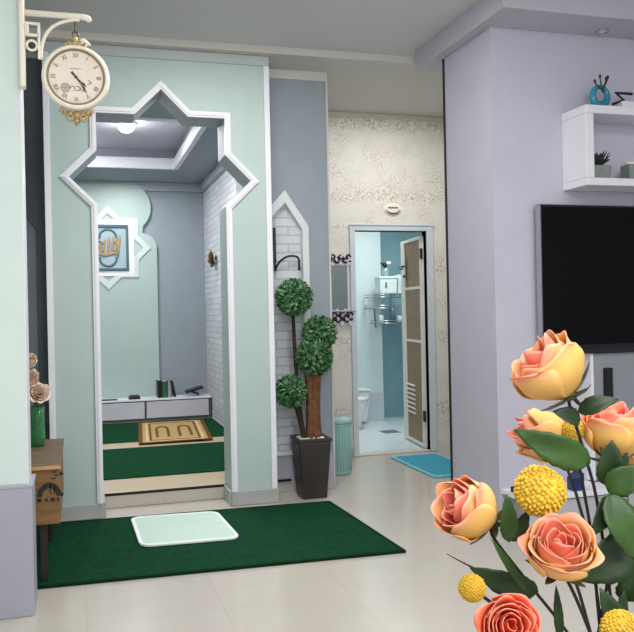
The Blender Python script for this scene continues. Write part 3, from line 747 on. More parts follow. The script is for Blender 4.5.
# wire rack with basket and bottle
t = thing('wire_rack', 'chrome wire corner rack on the teal bathroom wall', 'rack', (3.45, 8.8, 1.15))
rx0, rx1, ry0, ry1 = 3.22, 3.66, 8.56, 9.19
for zz in (1.17, 1.345, 1.47):
    mb = MB(); k_ = 0 if zz > 1.2 else .07
    cor = [(rx0+k_, 8.90, zz), (rx0+k_, ry0, zz), (rx1, ry0, zz), (rx1, ry1, zz)]
    mb.tube(cor, .007, 6); mb.tube([(c_[0], c_[1], zz+.03) for c_ in cor], .005, 6)
    for i in range(1, 7):
        x = rx0+k_+(rx1-rx0-k_)*i/7; mb.tube([(x, ry0, zz), (x, 8.91 if x < 3.45 else ry1, zz)], .0035, 5)
    mb.build('shelf', CHROME, t, smooth=True)
STEELG = paint('steel_grey', '7B8C92', .3, .05, metal=.6)
for x, y in ((rx1, ry0), (rx1, ry1-.01)): MB().tube([(x, y, 1.15), (x, y, 1.52)], .007, 6).build('upright', STEELG, t, smooth=True)
MB().tube([(3.23, 8.60, 1.345), (3.36, 8.90, 1.12)], .010, 6).build('brace', STEELG, t, smooth=True)
MB().tube([(3.23, 8.60, 1.345), (3.23, 8.91, 1.345)], .010, 6).build('bar', STEELG, t, smooth=True)
MB().tube([(3.45, 8.60, 1.17), (3.45, 8.60, 1.36)], .006, 6).build('upright', STEELG, t, smooth=True)
t = thing('storage_basket', 'white plastic basket on the top shelf of the chrome rack', 'basket', (3.40, 8.64, 1.507))
bz = 1.508
AQW = paint('aqua_white_plastic', 'D6E8E6', .4, .03)
mb = MB(); mb.frustum((3.405, 8.66), (.10, .085), (.108, .092), bz, bz+.175); mb.build('body', AQW, t, bevel=.01)
MB().strip(rect(3.29, 3.52, 8.56, 8.76), rect(3.31, 3.50, 8.58, 8.74), 'z', bz+.176, bz+.20, closed=True).build('rim', AQW, t, bevel=.004)
B(3.36, 3.38, 8.566, 8.575, bz+.07, bz+.13).build('clasp', TEALFRAME, t)
t = thing('pump_bottle', 'silver pump bottle with dark cap standing on the white basket', 'bottle', (3.40, 8.66, bz+.176))
b0 = bz+.177
MB().lathe([(.040, b0), (.046, b0+.01), (.044, b0+.10), (.028, b0+.125), (.014, b0+.135)], (3.405, 8.66, 0), 20).build('body', paint('silver_bottle', '9DB3B6', .25, .05, metal=.4), t, smooth=True)
mb = MB().lathe([(.016, b0+.1355), (.016, b0+.165)], (3.405, 8.66, 0), 14); mb.box(3.345, 3.42, 8.65, 8.67, b0+.166, b0+.185); mb.ball((3.375, 8.63, b0+.16), .028, 2); mb.build('pump', BLACKM, t, smooth=False)
mb = MB().ball((3.44, 8.66, b0+.18), .03, 2, (1.2, 1, .7)); mb.build('cap', CERAMIC, t, smooth=True)
t = thing('toiletry_box', 'pale aqua box standing on the rack next to the white basket', 'box', (3.575, 8.66, bz))
B(3.53, 3.62, 8.60, 8.74, bz, bz+.22).build('carton', AQW, t, bevel=.004); B(3.545, 3.605, 8.598, 8.60, bz+.05, bz+.16).build('label_panel', BATH_PALE, t)
for i, (x, h, r, m_) in enumerate(((3.33, .10, .028, CERAMIC), (3.47, .11, .03, TEALFRAME), (3.56, .09, .032, AQW))):
    lab = ('white squat jar on the lower shelf of the chrome rack', 'dark teal jar on the lower shelf of the chrome rack', 'aqua jar at the teal corner of the lower rack shelf')[i]
    t = thing('toiletry_jar', lab, 'jar', (x, 8.66, 1.18), 'toiletries on the lower rack shelf')
    MB().lathe([(r*.9, 1.179), (r, 1.19), (r, 1.179+h*.8), (r*.6, 1.179+h*.86)], (x, 8.64, 0), 16).build('body', m_, t, smooth=True)
    MB().lathe([(r*.65, 1.1795+h*.86), (r*.65, 1.179+h)], (x, 8.64, 0), 16).build('lid', CHROME, t)
t = thing('floor_drain', 'dark square drain grate in the white bathroom floor', 'drain', (3.20, 8.12, 0))
B(3.11, 3.29, 8.02, 8.20, .0005, .006).build('frame', paint('drain_grey', '7F8788', .4, .1), t)
mb = MB()
for i in range(5): mb.box(3.13+.031*i, 3.146+.031*i, 8.04, 8.18, .0061, .008)
mb.build('grate', GREY_DK, t)

# ================================================================== TELEVISION WALL
t = thing('television', 'large black flat television mounted on the lilac wall', 'television', (3.47, 4.3, 1.06))
B(2.69, 4.27, 4.27, 4.315, 1.040, 1.955).build('casing', BLACK, t, bevel=.006)
B(2.702, 4.258, 4.266, 4.2695, 1.095, 1.943).build('screen', SCREEN, t)
B(2.69, 4.27, 4.262, 4.2695, 1.040, 1.075).build('bezel', paint('gloss_black', '1B1B1E', .1, .02), t, bevel=.002)
B(3.2, 3.8, 4.316, 4.3495, 1.3, 1.7).build('wall_mount', BLACKM, t)
mb = B(2.685, 2.6895, 4.266, 4.315, 1.040, 1.9554); mb.box(2.685, 4.27, 4.266, 4.315, 1.9555, 1.96); mb.build('edge_strip', CHROME, t)
# wall shelf: open white box
sy0, sy1, sx0, sx1, sz0, sz1 = 4.10, 4.3495, 2.905, 4.6, 2.055, 2.535
t = thing('wall_shelf', 'white open box shelf on the wall above the television', 'shelf', (3.7, 4.35, sz0))
SH = paint('shelf_white', 'DADAE0', .4, .02)
B(sx0, sx1, sy0, sy1, sz1-.05, sz1).build('top_board', SH, t, bevel=.003)
B(sx0, sx1, sy0, sy1, sz0, sz0+.045).build('bottom_board', SH, t, bevel=.003)
B(sx0, sx0+.055, sy0, sy1, sz0+.0455, sz1-.0505).build('side_panel', SH, t, bevel=.003)
B(sx1-.055, sx1, sy0, sy1, sz0+.0455, sz1-.0505).build('side_panel', SH, t, bevel=.003)
B(sx0+.056, sx1-.056, sy1-.012, sy1-.001, sz0+.0455, sz1-.0505).build('back_panel', LILAC, t)
zt = sz1+.0005
# blue ring vase with twigs
c = Vector((3.095, 4.22, zt+.088))
t = thing('ring_vase', 'blue glass ring vase with dark twigs on top of the white wall shelf', 'vase', (c.x, c.y, zt))
mb = MB()
pts = [c+Vector((.052*math.cos(a_), 0, .057*math.sin(a_))) for a_ in [2*PI*i/30 for i in range(31)]]
mb.tube(pts, [.020-.006*math.sin(2*PI*i/30) for i in range(31)], 10, False)
mb.build('ring', paint('teal_blue_glaze', '2A7F97', .15, .25, 30), t, smooth=True)
MB().lathe([(.034, zt), (.036, zt+.006), (.024, zt+.016)], (c.x, c.y, 0), 20).build('foot', GLASSB, t, smooth=True)
MB().ring(c+Vector((0, 0, .0)), .062, .0035, sz=1.1).build('outer_rim', GLASSC, t, smooth=True)
mb = MB()
for ex, ez in ((-.045, .085), (-.008, .118), (.035, .105), (.048, .115)):
    b_ = c+Vector((.01, -.012, .02)); e = c+Vector((ex, -.015, ez)); mb.tube(bez(b_, b_+Vector((0, 0, .03)), e+Vector((0, 0, -.03)), e, 8), .004, 6); mb.ball(e, .012, 1, (.8, .8, 1.2))
mb.build('twigs', BLACKM, t, smooth=True)
# angular lamp-like ornament, cut off by the frame
t = thing('metal_ornament', 'dark zigzag metal ornament beside the blue vase on wall shelf', 'ornament', (3.22, 4.22, zt))
mb = MB(); k_ = [(3.18, zt+.012), (3.19, zt+.045), (3.265, zt+.075), (3.21, zt+.115), (3.33, zt+.115)]
mb.tube([(x, 4.22, z) for x, z in k_], .009, 6); mb.build('zigzag', BLACKM, t)
B(3.15, 3.34, 4.18, 4.26, zt, zt+.011).build('base', GREYPOT, t, bevel=.003)
mb = B(3.235, 3.34, 4.19, 4.25, zt+.0112, zt+.06); mb.build('block', WHITE, t, bevel=.004)
# potted plant inside the shelf
zi = sz0+.0455
t = thing('potted_plant', 'small dark-leaved plant in a grey square pot inside the wall shelf', 'plant', (3.05, 4.2, zi))
mb = MB(); mb.frustum((3.05, 4.20), (.058, .05), (.066, .056), zi+.0005, zi+.085); mb.build('pot', GREYPOT, t, bevel=.004)
mb = MB()
for k in range(46):
    a_ = k*2.4; h = random.uniform(.03, .10); rr = random.uniform(.03, .10)*(1.1-h*3)
    b_ = Vector((3.05+.02*math.cos(a_), 4.20+.02*math.sin(a_), zi+.084)); e = b_+Vector((rr*math.cos(a_), rr*math.sin(a_)*.7, h))
    d = (e-b_); w = d.cross(Vector((0, 0, 1))).normalized()*.012; m1 = b_+d*.6+Vector((0, 0, .012))
    v = [mb.bm.verts.new(x) for x in (b_, m1+w, e, m1-w)]; mb.quad(v[:3]); mb.quad([v[0], v[2], v[3]])
mb.build('leaves', DKLEAF, t)
t = thing('candle_holder', 'dark grey square holder at the cut edge inside the wall shelf', 'candle holder', (3.30, 4.2, zi))
B(3.245, 3.33, 4.15, 4.24, zi+.0005, zi+.10).build('cup', GREYPOT, t, bevel=.004); MB().lathe([(.03, zi+.1005), (.03, zi+.115)], (3.287, 4.195, 0), 18).build('candle', CREAM, t)
# grey panel under the television and low bench
t = thing('media_unit', 'grey panel with a white edge on the wall below television', 'panel', (3.8, 4.33, .25))
B(3.055, 4.6, 4.29, 4.3495, .245, 1.036).build('board', GREYP, t, bevel=.002); B(3.035, 3.0545, 4.286, 4.3495, .245, 1.036).build('edge_strip', WHITE, t)
t = thing('soundbar', 'slim black upright speaker on the grey panel below television', 'speaker', (3.15, 4.28, .78))
B(3.125, 3.18, 4.262, 4.2895, .70, .945).build('body', BLACK, t, bevel=.004); B(3.131, 3.174, 4.259, 4.262, .71, .935).build('grille', BLACKM, t)
t = thing('low_bench', 'low white bench along the television wall, partly behind the flowers', 'bench', (3.5, 4.23, 0))
B(2.432, 4.6, 4.10, 4.3495, .205, .235).build('top', WHITE, t, bevel=.003)
mb = B(2.452, 4.58, 4.135, 4.34, .001, .2045); mb.build('body', GREYP, t)
for k in range(3): B(2.46+.71*k, 3.155+.71*k, 4.122, 4.1345, .02, .195).build('door', paint('bench_grey', 'B9B9BE', .4, .03), t, bevel=.003)
zb = .2355
t = thing('media_box', 'small black box at the near end of the low bench', 'electronic box', (2.47, 4.2, zb))
B(2.437, 2.51, 4.16, 4.25, zb, zb+.035).build('case', BLACK, t, bevel=.004); B(2.447, 2.50, 4.1585, 4.16, zb+.01, zb+.022).build('display', SCREEN, t)
t = thing('storage_box', 'navy blue box with torn flap on the low bench', 'box', (2.8, 4.17, zb))
mb = MB().prism([(2.785, zb), (2.865, zb), (2.865, zb+.10), (2.84, zb+.115), (2.785, zb+.075)], 'y', 4.13, 4.19); mb.build('carton', BLUEBOX, t, bevel=.002)
mb = MB().prism([(2.80, zb+.076), (2.84, zb+.082), (2.83, zb+.104)], 'y', 4.126, 4.1299); mb.build('flap', TEALFRAME, t)
t = thing('ceiling_light', 'unlit small round recessed lamp in the beam above television', 'ceiling light', (2.98, 4.16, 3.03))
pL = EYEP + ray(602, 31)*((3.04-EYE)/ray(602, 31).z)
t.location = (pL.x, pL.y, 3.03)
MB().lathe([(.030, 3.0395), (.042, 3.0395), (.042, 3.034), (.030, 3.032)], (pL.x, pL.y, 0), 24, cap0=False, cap1=False).build('rim', CHROME, t, smooth=True)
MB().lathe([(.0, 3.036), (.0295, 3.036), (.0295, 3.0395)], (pL.x, pL.y, 0), 24).build('diffuser', WHITE, t)

# ================================================================== CLOCK
ck = Vector((.004, 3.80, 2.423)); Rk = .149
def text(body, size, loc, mat, parent, name):
    cu = bpy.data.curves.new(name, 'FONT'); cu.body = body; cu.size = size; cu.align_x = 'CENTER'; cu.align_y = 'CENTER'; cu.extrude = .0006
    o = bpy.data.objects.new(name, cu); COL.objects.link(o)
    dg = bpy.context.evaluated_depsgraph_get(); me = bpy.data.meshes.new_from_object(o.evaluated_get(dg)); bpy.data.objects.remove(o)
    return me
t = thing('bracket_clock', 'round cream station clock with gold ornaments hanging from white bracket', 'clock', (ck.x, ck.y, ck.z-.22))
KM = Matrix.Translation(ck) @ Matrix.Rotation(PI/2, 4, 'X')    # local z points to the viewer (-y)
MB().lathe([(.0, -.055), (.10, -.05), (.138, -.03), (.149, -.008), (.149, .012), (.144, .026), (.134, .033), (.128, .030), (.126, .020)], None, 56, mat=KM, cap1=False).build('case', CREAM, t, smooth=True)
MB().lathe([(.1275, .0195), (.1275, .030), (.122, .032), (.119, .022), (.119, .0195)], None, 56, mat=KM, cap0=False, cap1=False).build('bezel', paint('dull_bronze', '8C7A60', .4, .1, metal=.3), t, smooth=True)
face = MB().lathe([(.0, .006), (.1265, .006), (.1265, .0195)], None, 56, mat=KM).build('dial', DIAL, t)
for i, nme in enumerate(('XII', 'I', 'II', 'III', 'IIII', 'V', 'VI', 'VII', 'VIII', 'IX', 'X', 'XI')):
    a_ = math.radians(30*i); me = text(nme, .030, None, None, None, 'numeral')
    m_ = KM @ Matrix.Translation((.098*math.sin(a_), .098*math.cos(a_), .0203)) @ Matrix.Rotation(-a_, 4, 'Z') @ Matrix.Diagonal((.72, 1, 1, 1))
    me.transform(m_); mb = MB(); mb.bm.from_mesh(me); mb.build('numeral', DIAL_INK, face)
mb = MB()
for k in range(60):
    a_ = math.radians(6*k); m_ = KM @ Matrix.Rotation(-a_, 4, 'Z'); w = .0012 if k % 5 else .0022; mb.box(-w/2, w/2, .1145, .1175, .0198, .0205, mat=m_)
mb.build('minute_marks', DIAL_INK, face)
mb = MB()   # faint printed wheel with scroll and a line of tiny lettering
wv = KM @ Vector((-.047, -.050, .021)); mb.ring(wv, .019, .0016, n=24, k=5); mb.ring(wv, .011, .0011, n=20, k=5)
for k in range(6):
    a_ = k*PI/3; mb.tube([wv, wv+Vector((.018*math.cos(a_), 0, .018*math.sin(a_)))], .0009, 4)
mb.build('printed_wheel', paint('blue_grey_ink', '7C8088', .6, .1), face); mb = MB()
for k in range(3): mb.ring(KM @ Vector((-.016+.022*k, -.051, .021)), .010, .0014, n=14, k=5, arc=(k, k+4.5))
mb.build('printed_scroll', DIAL_INK, face); mb = MB(); mb.tube([KM @ Vector((.052, -.01, .021)), KM @ Vector((.066, -.022, .021)), KM @ Vector((.05, -.03, .021))], .0016, 5)
mb.build('printed_sprig', DIAL_INK, face); mb = MB()
for k in range(5): mb.box(-.022+.009*k, -.015+.009*k, .037, .040, .0198, .0204, mat=KM)
tag(mb.build('printed_lettering', DIAL_INK, face), kind='stuff')
def hand(name, ang, L_, w, z):
    m_ = KM @ Matrix.Rotation(-math.radians(ang), 4, 'Z'); mb = MB()
    P = [(-w*.6, -.03), (w*.6, -.03), (w*.5, L_*.5), (w*1.3, L_*.72), (0, L_), (-w*1.3, L_*.72), (-w*.5, L_*.5)]
    A = [mb.bm.verts.new(m_ @ Vector((x, y, z))) for x, y in P]; Bv = [mb.bm.verts.new(m_ @ Vector((x, y, z+.0012))) for x, y in P]; n = len(P)
    mb.quad(A[::-1]); mb.quad(Bv)
    for i in range(n): mb.quad([A[i], A[(i+1) % n], Bv[(i+1) % n], Bv[i]])
    return mb.build(name, BLACKM, t)
hand('hour_hand', 134, .062, .0045, .0225); hand('minute_hand', 147, .088, .0032, .0245)
MB().lathe([(.006, .0205), (.006, .028)], None, 16, mat=KM).build('hand_cap', BLACKM, t)
def ornament(name, z0, sgn):
    mb = MB(); p = ck+Vector((0, -.005, z0))
    mb.ball(p, .022, 2, (1, .8, .9))
    for s_ in (-1, 1):
        for k, (dx_, dz_) in enumerate(((.028, .006), (.050, .012), (.068, .022))): mb.ball(p+Vector((s_*dx_, 0, -sgn*dz_)), .017-.003*k, 1, (1.1, .7, .9))
        mb.ring(p+Vector((s_*.03, -.006, sgn*.012)), .015, .005, n=16, k=6); mb.ring(p+Vector((s_*.056, -.006, -sgn*.010)), .011, .004, n=14, k=6)
    mb.ball(p+Vector((0, 0, sgn*.024)), .016, 2, (1, .8, 1)); mb.ball(p+Vector((0, 0, sgn*.042)), .008, 1)
    return mb.build(name, GOLD, t, smooth=True)
ornament('lower_ornament', -.170, -1); 
mb = MB(); p = ck+Vector((-.003, -.005, .160))
for dx_, dz_, r_ in ((0, 0, .019), (-.022, -.003, .014), (.022, -.003, .014), (.044, -.012, .010), (-.04, -.01, .010), (0, .018, .013)): mb.ball(p+Vector((dx_, 0, dz_)), r_, 2, (1.1, .7, 1))
mb.build('crest', GOLD, t, smooth=True)
mb = MB().tube(bez(ck+Vector((.02, -.012, .168)), ck+Vector((.035, -.02, .18)), ck+Vector((.05, -.02, .155)), ck+Vector((.066, -.02, .150)), 8), [.006, .008, .009, .01, .009, .008, .007, .005, .003], 6); mb.build('leaf_spray', CREAM, t, smooth=True)
MB().ring(ck+Vector((0, 0, .200)), .013, .003, n=18, k=6).build('hanging_ring', BRASS, t, smooth=True)
# bracket on the wall end
wx = -.2363
t = thing('clock_bracket', 'white metal bracket fixed to the wall end, holding the cream clock', 'bracket', (wx, 3.85, 2.37))
B(wx+.0003, wx+.024, 3.775, 3.835, 2.365, 3.0).build('backplate', CREAM, t, bevel=.008, seg=3)
mb = MB().tube([(wx+.02, 3.80, 2.705), (.045, 3.80, 2.705), (.062, 3.80, 2.700), (.070, 3.80, 2.688)], [.014, .014, .015, .012], 10); mb.build('arm', CREAM, t, smooth=True)
mb = MB()
for b_ in ((wx+.03, wx+.085, 2.652, 2.664), (wx+.03, wx+.085, 2.600, 2.612), (wx+.03, wx+.042, 2.612, 2.652), (wx+.078, wx+.09, 2.50, 2.664)): mb.box(b_[0], b_[1], 3.793, 3.807, b_[2], b_[3])
mb.box(wx+.0245, wx+.03, 3.793, 3.807, 2.600, 2.664)
mb.build('lattice', CREAM, t, bevel=.002)
MB().ring((wx+.053, 3.80, 2.560), .022, .006, n=26, k=8).build('scroll_ring', CREAM, t, smooth=True)
mb = MB().tube(bez((wx+.09, 3.80, 2.50), (wx+.09, 3.80, 2.63), (wx+.15, 3.80, 2.68), (wx+.26, 3.80, 2.692), 14), .008, 8); mb.build('brace', CREAM, t, smooth=True)
mb = MB().tube([(ck.x, 3.80, 2.694), (ck.x, 3.80, 2.655)], .0035, 6); mb.ring((ck.x, 3.80, 2.643), .012, .003, ax=(1, 0, 0), n=18, k=6); mb.build('hook', BRASS, t, smooth=True)

# ================================================================== SIDE TABLE WITH VASE (WEST)
tx1, ty0_, ty1_, tz = -.112, 4.20, 5.05, .605
t = thing('side_table', 'wooden crate side table with dark print, behind the wall end', 'side table', (-.42, 4.5, .0155))
MB().box(-.75, tx1+.004, ty0_-.01, ty1_, tz-.022, tz).build('top', TABLE_TOP, t, bevel=.004)
mb = B(-.73, tx1-.003, ty0_+.004, ty1_-.02, .305, tz-.0225); bx = mb.build('body', CRATE, t, bevel=.003)
mb = B(-.75, tx1+.005, ty0_-.012, ty0_-.0105, tz-.024, tz-.006); mb.build('top_edge', paint('pale_wood_edge', 'C39A6B', .5, .1), t)
for x, y in ((-.215, 4.24), (-.70, 4.24), (-.215, 4.98), (-.70, 4.98)): B(x, x+.035, y, y+.035, .0165, .3045).build('leg', paint('dark_leg', '20180F', .6, .1), t, bevel=.002)
mb = MB(); fy_ = ty0_+.0035
mb.strip([(-.205+.04-.058*math.cos(a_), .445+.07*math.sin(a_)) for a_ in [PI*i/10 for i in range(11)]], [(-.205+.04-.034*math.cos(a_), .445+.042*math.sin(a_)) for a_ in [PI*i/10 for i in range(11)]], 'y', fy_-.002, fy_)
for x, w in ((-.222, .02), (-.185, .012), (-.160, .022), (-.13, .012)): mb.box(x, x+w, fy_-.002, fy_, .42, .437)
for x, z in ((-.155, .53), (-.14, .545), (-.15, .562)): mb.box(x, x+.022, fy_-.002, fy_, z, z+.006)
for a_, b_ in ((.01, .03), (.028, .02)): mb.box(-.172+a_, -.166+a_, fy_-.002, fy_, .455, .475+b_)
mb.build('stencil_print', INK, bx)
for z in (.545, .44): MB().ball((tx1+.004, ty0_+.06, z), .011, 2).build('knob', BLACKM, t, smooth=True)
vx, vy = -.246, 4.80
t = thing('glass_vase', 'green glass vase of pale roses on the wooden crate table', 'vase', (vx, vy, tz))
MB().lathe([(.0, tz+.006), (.034, tz+.006), (.035, tz+.06), (.031, tz+.15), (.038, tz+.225), (.042, tz+.227), (.038, tz+.15), (.042, tz+.06), (.040, tz+.0006), (.0, tz+.0006)], (vx, vy, 0), 28, cap0=False, cap1=False).build('body', GLASSG, t, smooth=True)
for k in range(5):
    z_ = tz+.03+.04*k; MB().ring((vx, vy, z_), .042-.001*k, .004, ax=(0, 0, 1), n=24, k=6).build('ridge', GLASSG, t, smooth=True)

# ------------------------------------------------------------------ rose bloom
def bloom(mb, base, axis, R, H, open_, layers, seed, blush=0.0, outer=.25):
    """overlapping cupped petals about an axis; the red channel of 'blush' runs from yellow foot to coral lip, green marks the pale rim"""
    rnd = random.Random(seed); bm = mb.bm
    lay = bm.loops.layers.color.get('blush') or bm.loops.layers.color.new('blush')
    axis = Vector(axis).normalized(); X = axis.orthogonal().normalized(); Y = axis.cross(X); base = Vector(base)
    nl = len(layers); NU, NV = 11, 11
    for li, npet in enumerate(layers):
        f = li/(nl-1)                                    # 0 heart .. 1 guard petals
        rk = R*(.20+.80*f**.9); off = li*1.37+rnd.uniform(-.3, .3)
        hk = H*(.92+.10*math.sin(PI*f)-.10*f*open_)
        for p in range(npet):
            ph = off+2*PI*p/npet+rnd.uniform(-.16, .16); half = (PI/npet)*(1.5 if npet > 3 else 1.25)
            sz = rnd.uniform(.88, 1.07); curl = (.10+open_*(.15+.35*f))*rnd.uniform(.6, 1.4); ruf = rnd.uniform(0, 6); wob = rnd.uniform(.04, .11)
            lean = rnd.uniform(-.10, .10); tint = rnd.uniform(-.10, .12); tip = rnd.uniform(-.02, .10); spiral = rnd.uniform(.06, .16)*(1.1-.4*f)
            grid = []
            for j in range(NV):
                v = j/(NV-1); row = []
                for i in range(NU):
                    u = -1+2*i/(NU-1)
                    wd = .42+.62*math.sin(PI*min(1, v*.60+.10))
                    if v > .7: wd *= 1-.35*((v-.7)/.3)**2.2
                    a_ = ph+u*half*wd+lean*v
                    prof = math.sin(min(1., v*1.30+.10)*PI*.5)**.8                # cup: opens fast, then upright
                    close = (1-open_)*.55*max(0, v-.45)**1.3*(1.25-.45*f)
                    r = rk*(prof-close)
                    r += rk*curl*max(0, v-.70)**1.5*3.4*(1.0-.45*u*u+.25*math.sin(2.3*u+ruf))
                    r *= 1+spiral*u+wob*.35*math.sin(3.2*u+ruf)*v*v
                    z = hk*sz*(v*(1-.12*u*u*v))+H*.045*math.sin(3.6*u+ruf)*v**3+H*tip*max(0, v-.6)*(1-abs(u))
                    z -= R*curl*1.5*max(0, v-.84)*(1+.4*math.sin(2*u+ruf))
                    row.append((bm.verts.new(base+X*(r*math.cos(a_))+Y*(r*math.sin(a_))+axis*z), v, u))
                grid.append(row)
            for j in range(NV-1):
                for i in range(NU-1):
                    q4 = [grid[j][i], grid[j][i+1], grid[j+1][i+1], grid[j+1][i]]
                    try: fc = bm.faces.new([q_[0] for q_ in q4])
                    except ValueError: continue
                    fc.smooth = True
                    for lp, q_ in zip(fc.loops, q4):
                        v, u = q_[1], q_[2]
                        b_ = (1-f)*.55+blush+tint+1.25*max(0, v-.40)*(1-.35*f)+.08*math.sin(ruf+u*2.5)
                        if f > .8: b_ = blush*.7+outer*(.45+.55*math.sin(ruf*3))+1.5*max(0, v-.58)+.10*math.sin(ruf+u*2)
                        b_ = max(0, min(1, b_)); rim = max(0, max(v-.88, (abs(u)-.88)*.8*v))/.12
                        lp[lay] = (b_, max(0, min(1, rim)), 0, 1)
def leafmesh(mb, p0, p1, width, nrm, curl=.15, fold=.25, serr=True):
    p0, p1 = Vector(p0), Vector(p1); d = p1-p0; L_ = d.length; d.normalize()
    nrm = Vector(nrm); side = d.cross(nrm).normalized(); n = side.cross(d).normalized()
    NJ, NI = 13, 7; g = []
    for j in range(NJ):
        v = j/(NJ-1); w = width*.5*(math.sin(PI*v**.8)**.8 if 0 < v < 1 else .03)
        if serr and j % 2: w *= .92
        row = []
        for i in range(NI):
            u = -1+2*i/(NI-1)
            row.append(mb.bm.verts.new(p0+d*(L_*v-abs(u)*w*.15)+side*(u*w)+n*(abs(u)*w*fold+math.sin(PI*v)*curl*L_-.1*curl*L_*v+.02*width*math.sin(9*v+3*u))))
        g.append(row)
    for j in range(NJ-1):
        for i in range(NI-1):
            f = mb.quad([g[j][i], g[j][i+1], g[j+1][i+1], g[j+1][i]])
            if f: f.smooth = True
def sepals(base, axis, R, parent, n=5, L_=1.1):
    mb = MB(); axis = Vector(axis).normalized(); X = axis.orthogonal().normalized(); Y = axis.cross(X)
    for k in range(n):
        a_ = 2*PI*k/n+.4; rd = X*math.cos(a_)+Y*math.sin(a_)
        b_ = Vector(base)-axis*R*.05; e = Vector(base)+rd*R*L_*.95+axis*R*(.05 if k % 2 else .28)
        leafmesh(mb, b_, e, R*.30, (-rd*.3+axis).normalized(), -.10, .2, False)
    mb.ball(Vector(base)-axis*R*.04, R*.17, 2)
    return mb.build('sepals', SEPAL, parent, solid=.0006)

# pale roses in the green vase
for i, (px_, py_, r_, lab) in enumerate(((29, 362, .042, 'small pale bud at the top of the green vase bunch'), (30, 379, .048, 'pale peach rose in the middle of the green vase bunch'), (39, 393, .052, 'pale peach rose lowest in the bunch, drooping over the green vase'))):
    c = atY(px_, py_, vy-.01); ax = (-.25+.25*i, -.75, .55-.1*i)
    t = thing('vase_rose', lab, 'flower', (vx, vy, tz+.01), 'pale roses in the green vase')
    axv = Vector(ax).normalized(); b0 = c-axv*r_*.7
    mb = MB(); bloom(mb, b0, axv, r_, r_*1.35, .7, (3, 4, 5, 6), 40+i, .1, .4); mb.build('bloom', PEACHF, t, solid=.0008)
    mb = MB().tube(bez(b0, b0-axv*.05, (vx+.008*(i-1), vy, tz+.25), (vx+.006*(i-1), vy, tz+.02), 12), .0028, 6); mb.build('stem', STEM, t, smooth=True)
    mb = MB(); leafmesh(mb, (vx, vy, tz+.24+.02*i), (vx-.03+.03*i, vy-.03, tz+.30), .03, (0, -1, .3)); mb.build('leaf', LEAF_DK, t, solid=.0005)

# ================================================================== FOREGROUND BOUQUET
SB = .78
VM = atS(606, 700, SB)                      # mouth of the vase, below the picture's edge
VB = VM-Vector((0, 0, .24))
def pk(x, y, s=SB): return atS(x, y, s)
toward = -FW
def ax3(right, up, cam): return (RT*right+UP*up+toward*cam).normalized()
GR = 'peach roses in the near bouquet'
ROSES = [
 # label, centre px, S, radius px, height px, axis, openness, layers, blush, outer, mats, stem via px
 ('peach rose bud highest in the bouquet, in front of the black television', (550, 371), .72, 37, 60, ax3(-.66, .75, -.02), .28, (2, 3, 3, 4, 4), .05, .30, PETAL, [(568, 398), (585, 455), (600, 520)]),
 ('peach rose bud half hidden behind a broad leaf, under the topmost bud', (545, 437), .82, 25, 60, ax3(-.94, .30, -.10), .14, (3, 4, 5, 6), .05, .40, PETAL, [(566, 458), (578, 500), (592, 560)]),
 ('peach rose drooping at the picture edge, above the cluster of leaves', (614, 433), .80, 31, 54, ax3(-.05, .96, .12), .32, (2, 3, 4, 4, 5), .15, .45, PETAL, [(612, 450), (611, 500), (609, 570)]),
 ('peach rose bud facing sideways at the bouquet edge, before the lilac wall end', (469, 510), .74, 31, 59, ax3(-.74, .42, .36), .22, (2, 3, 3, 4, 5), .18, .30, PETAL, [(492, 535), (530, 585), (575, 645)]),
 ('wide coral-hearted rose at the centre of the bouquet below yellow ball', (560, 551), .68, 34, 48, ax3(-.10, .84, .52), .5, (2, 3, 3, 4, 4, 5), .20, .22, PETAL, [(567, 580), (585, 620), (600, 665)]),
 ('open coral rose lowest in the bouquet, cut by the picture edge', (509, 626), .66, 28, 40, ax3(.02, .42, .90), .55, (2, 3, 4, 4, 5, 5), .50, .75, PETAL2, [(520, 650), (560, 680), (590, 695)]),
 ('peach rose peeking at the picture edge below the drooping rose', (642, 452), .84, 22, 36, ax3(.3, .55, .6), .4, (2, 3, 4, 5), .1, .3, PETAL, [(640, 480), (630, 540), (618, 620)]),
]
roots = []
for i, (lab, (px_, py_), s_, rp, hp, ax, op_, lay_, bl, ou, pm, via) in enumerate(ROSES):
    R_, H_ = rp*s_/F, hp*s_/F
    c = pk(px_, py_, s_); b0 = c-ax*H_*.5
    t = thing('rose', lab, 'flower', VB+Vector((.012*math.cos(i*.9), .012*math.sin(i*.9), .012)), GR); roots.append(t)
    mb = MB(); bloom(mb, b0, ax, R_, H_, op_, lay_, 10+i, bl, ou); mb.build('bloom', pm, t, solid=.0006)
    sepals(b0, ax, R_*.95, t)
    ctrl = [b0, b0-ax*.012]+[pk(x, y, s_+(SB-s_)*(k+1)/4) for k, (x, y) in enumerate(via)]+[VM+Vector((.016*math.cos(i*.9), .016*math.sin(i*.9), 0)), Vector(t.location)]
    pts = []
    for k in range(len(ctrl)-1):      # Catmull-Rom through the control points
        a0, a1, a2, a3 = ctrl[max(k-1, 0)], ctrl[k], ctrl[k+1], ctrl[min(k+2, len(ctrl)-1)]
        for q_ in range(5):
            u = q_/5; pts.append(.5*((2*a1)+(a2-a0)*u+(2*a0-5*a1+4*a2-a3)*u*u+(3*a1-a0-3*a2+a3)*u**3))
    pts.append(ctrl[-1])
    MB().tube(pts, .0016, 7).build('stem', STEM_DK, t, smooth=True)
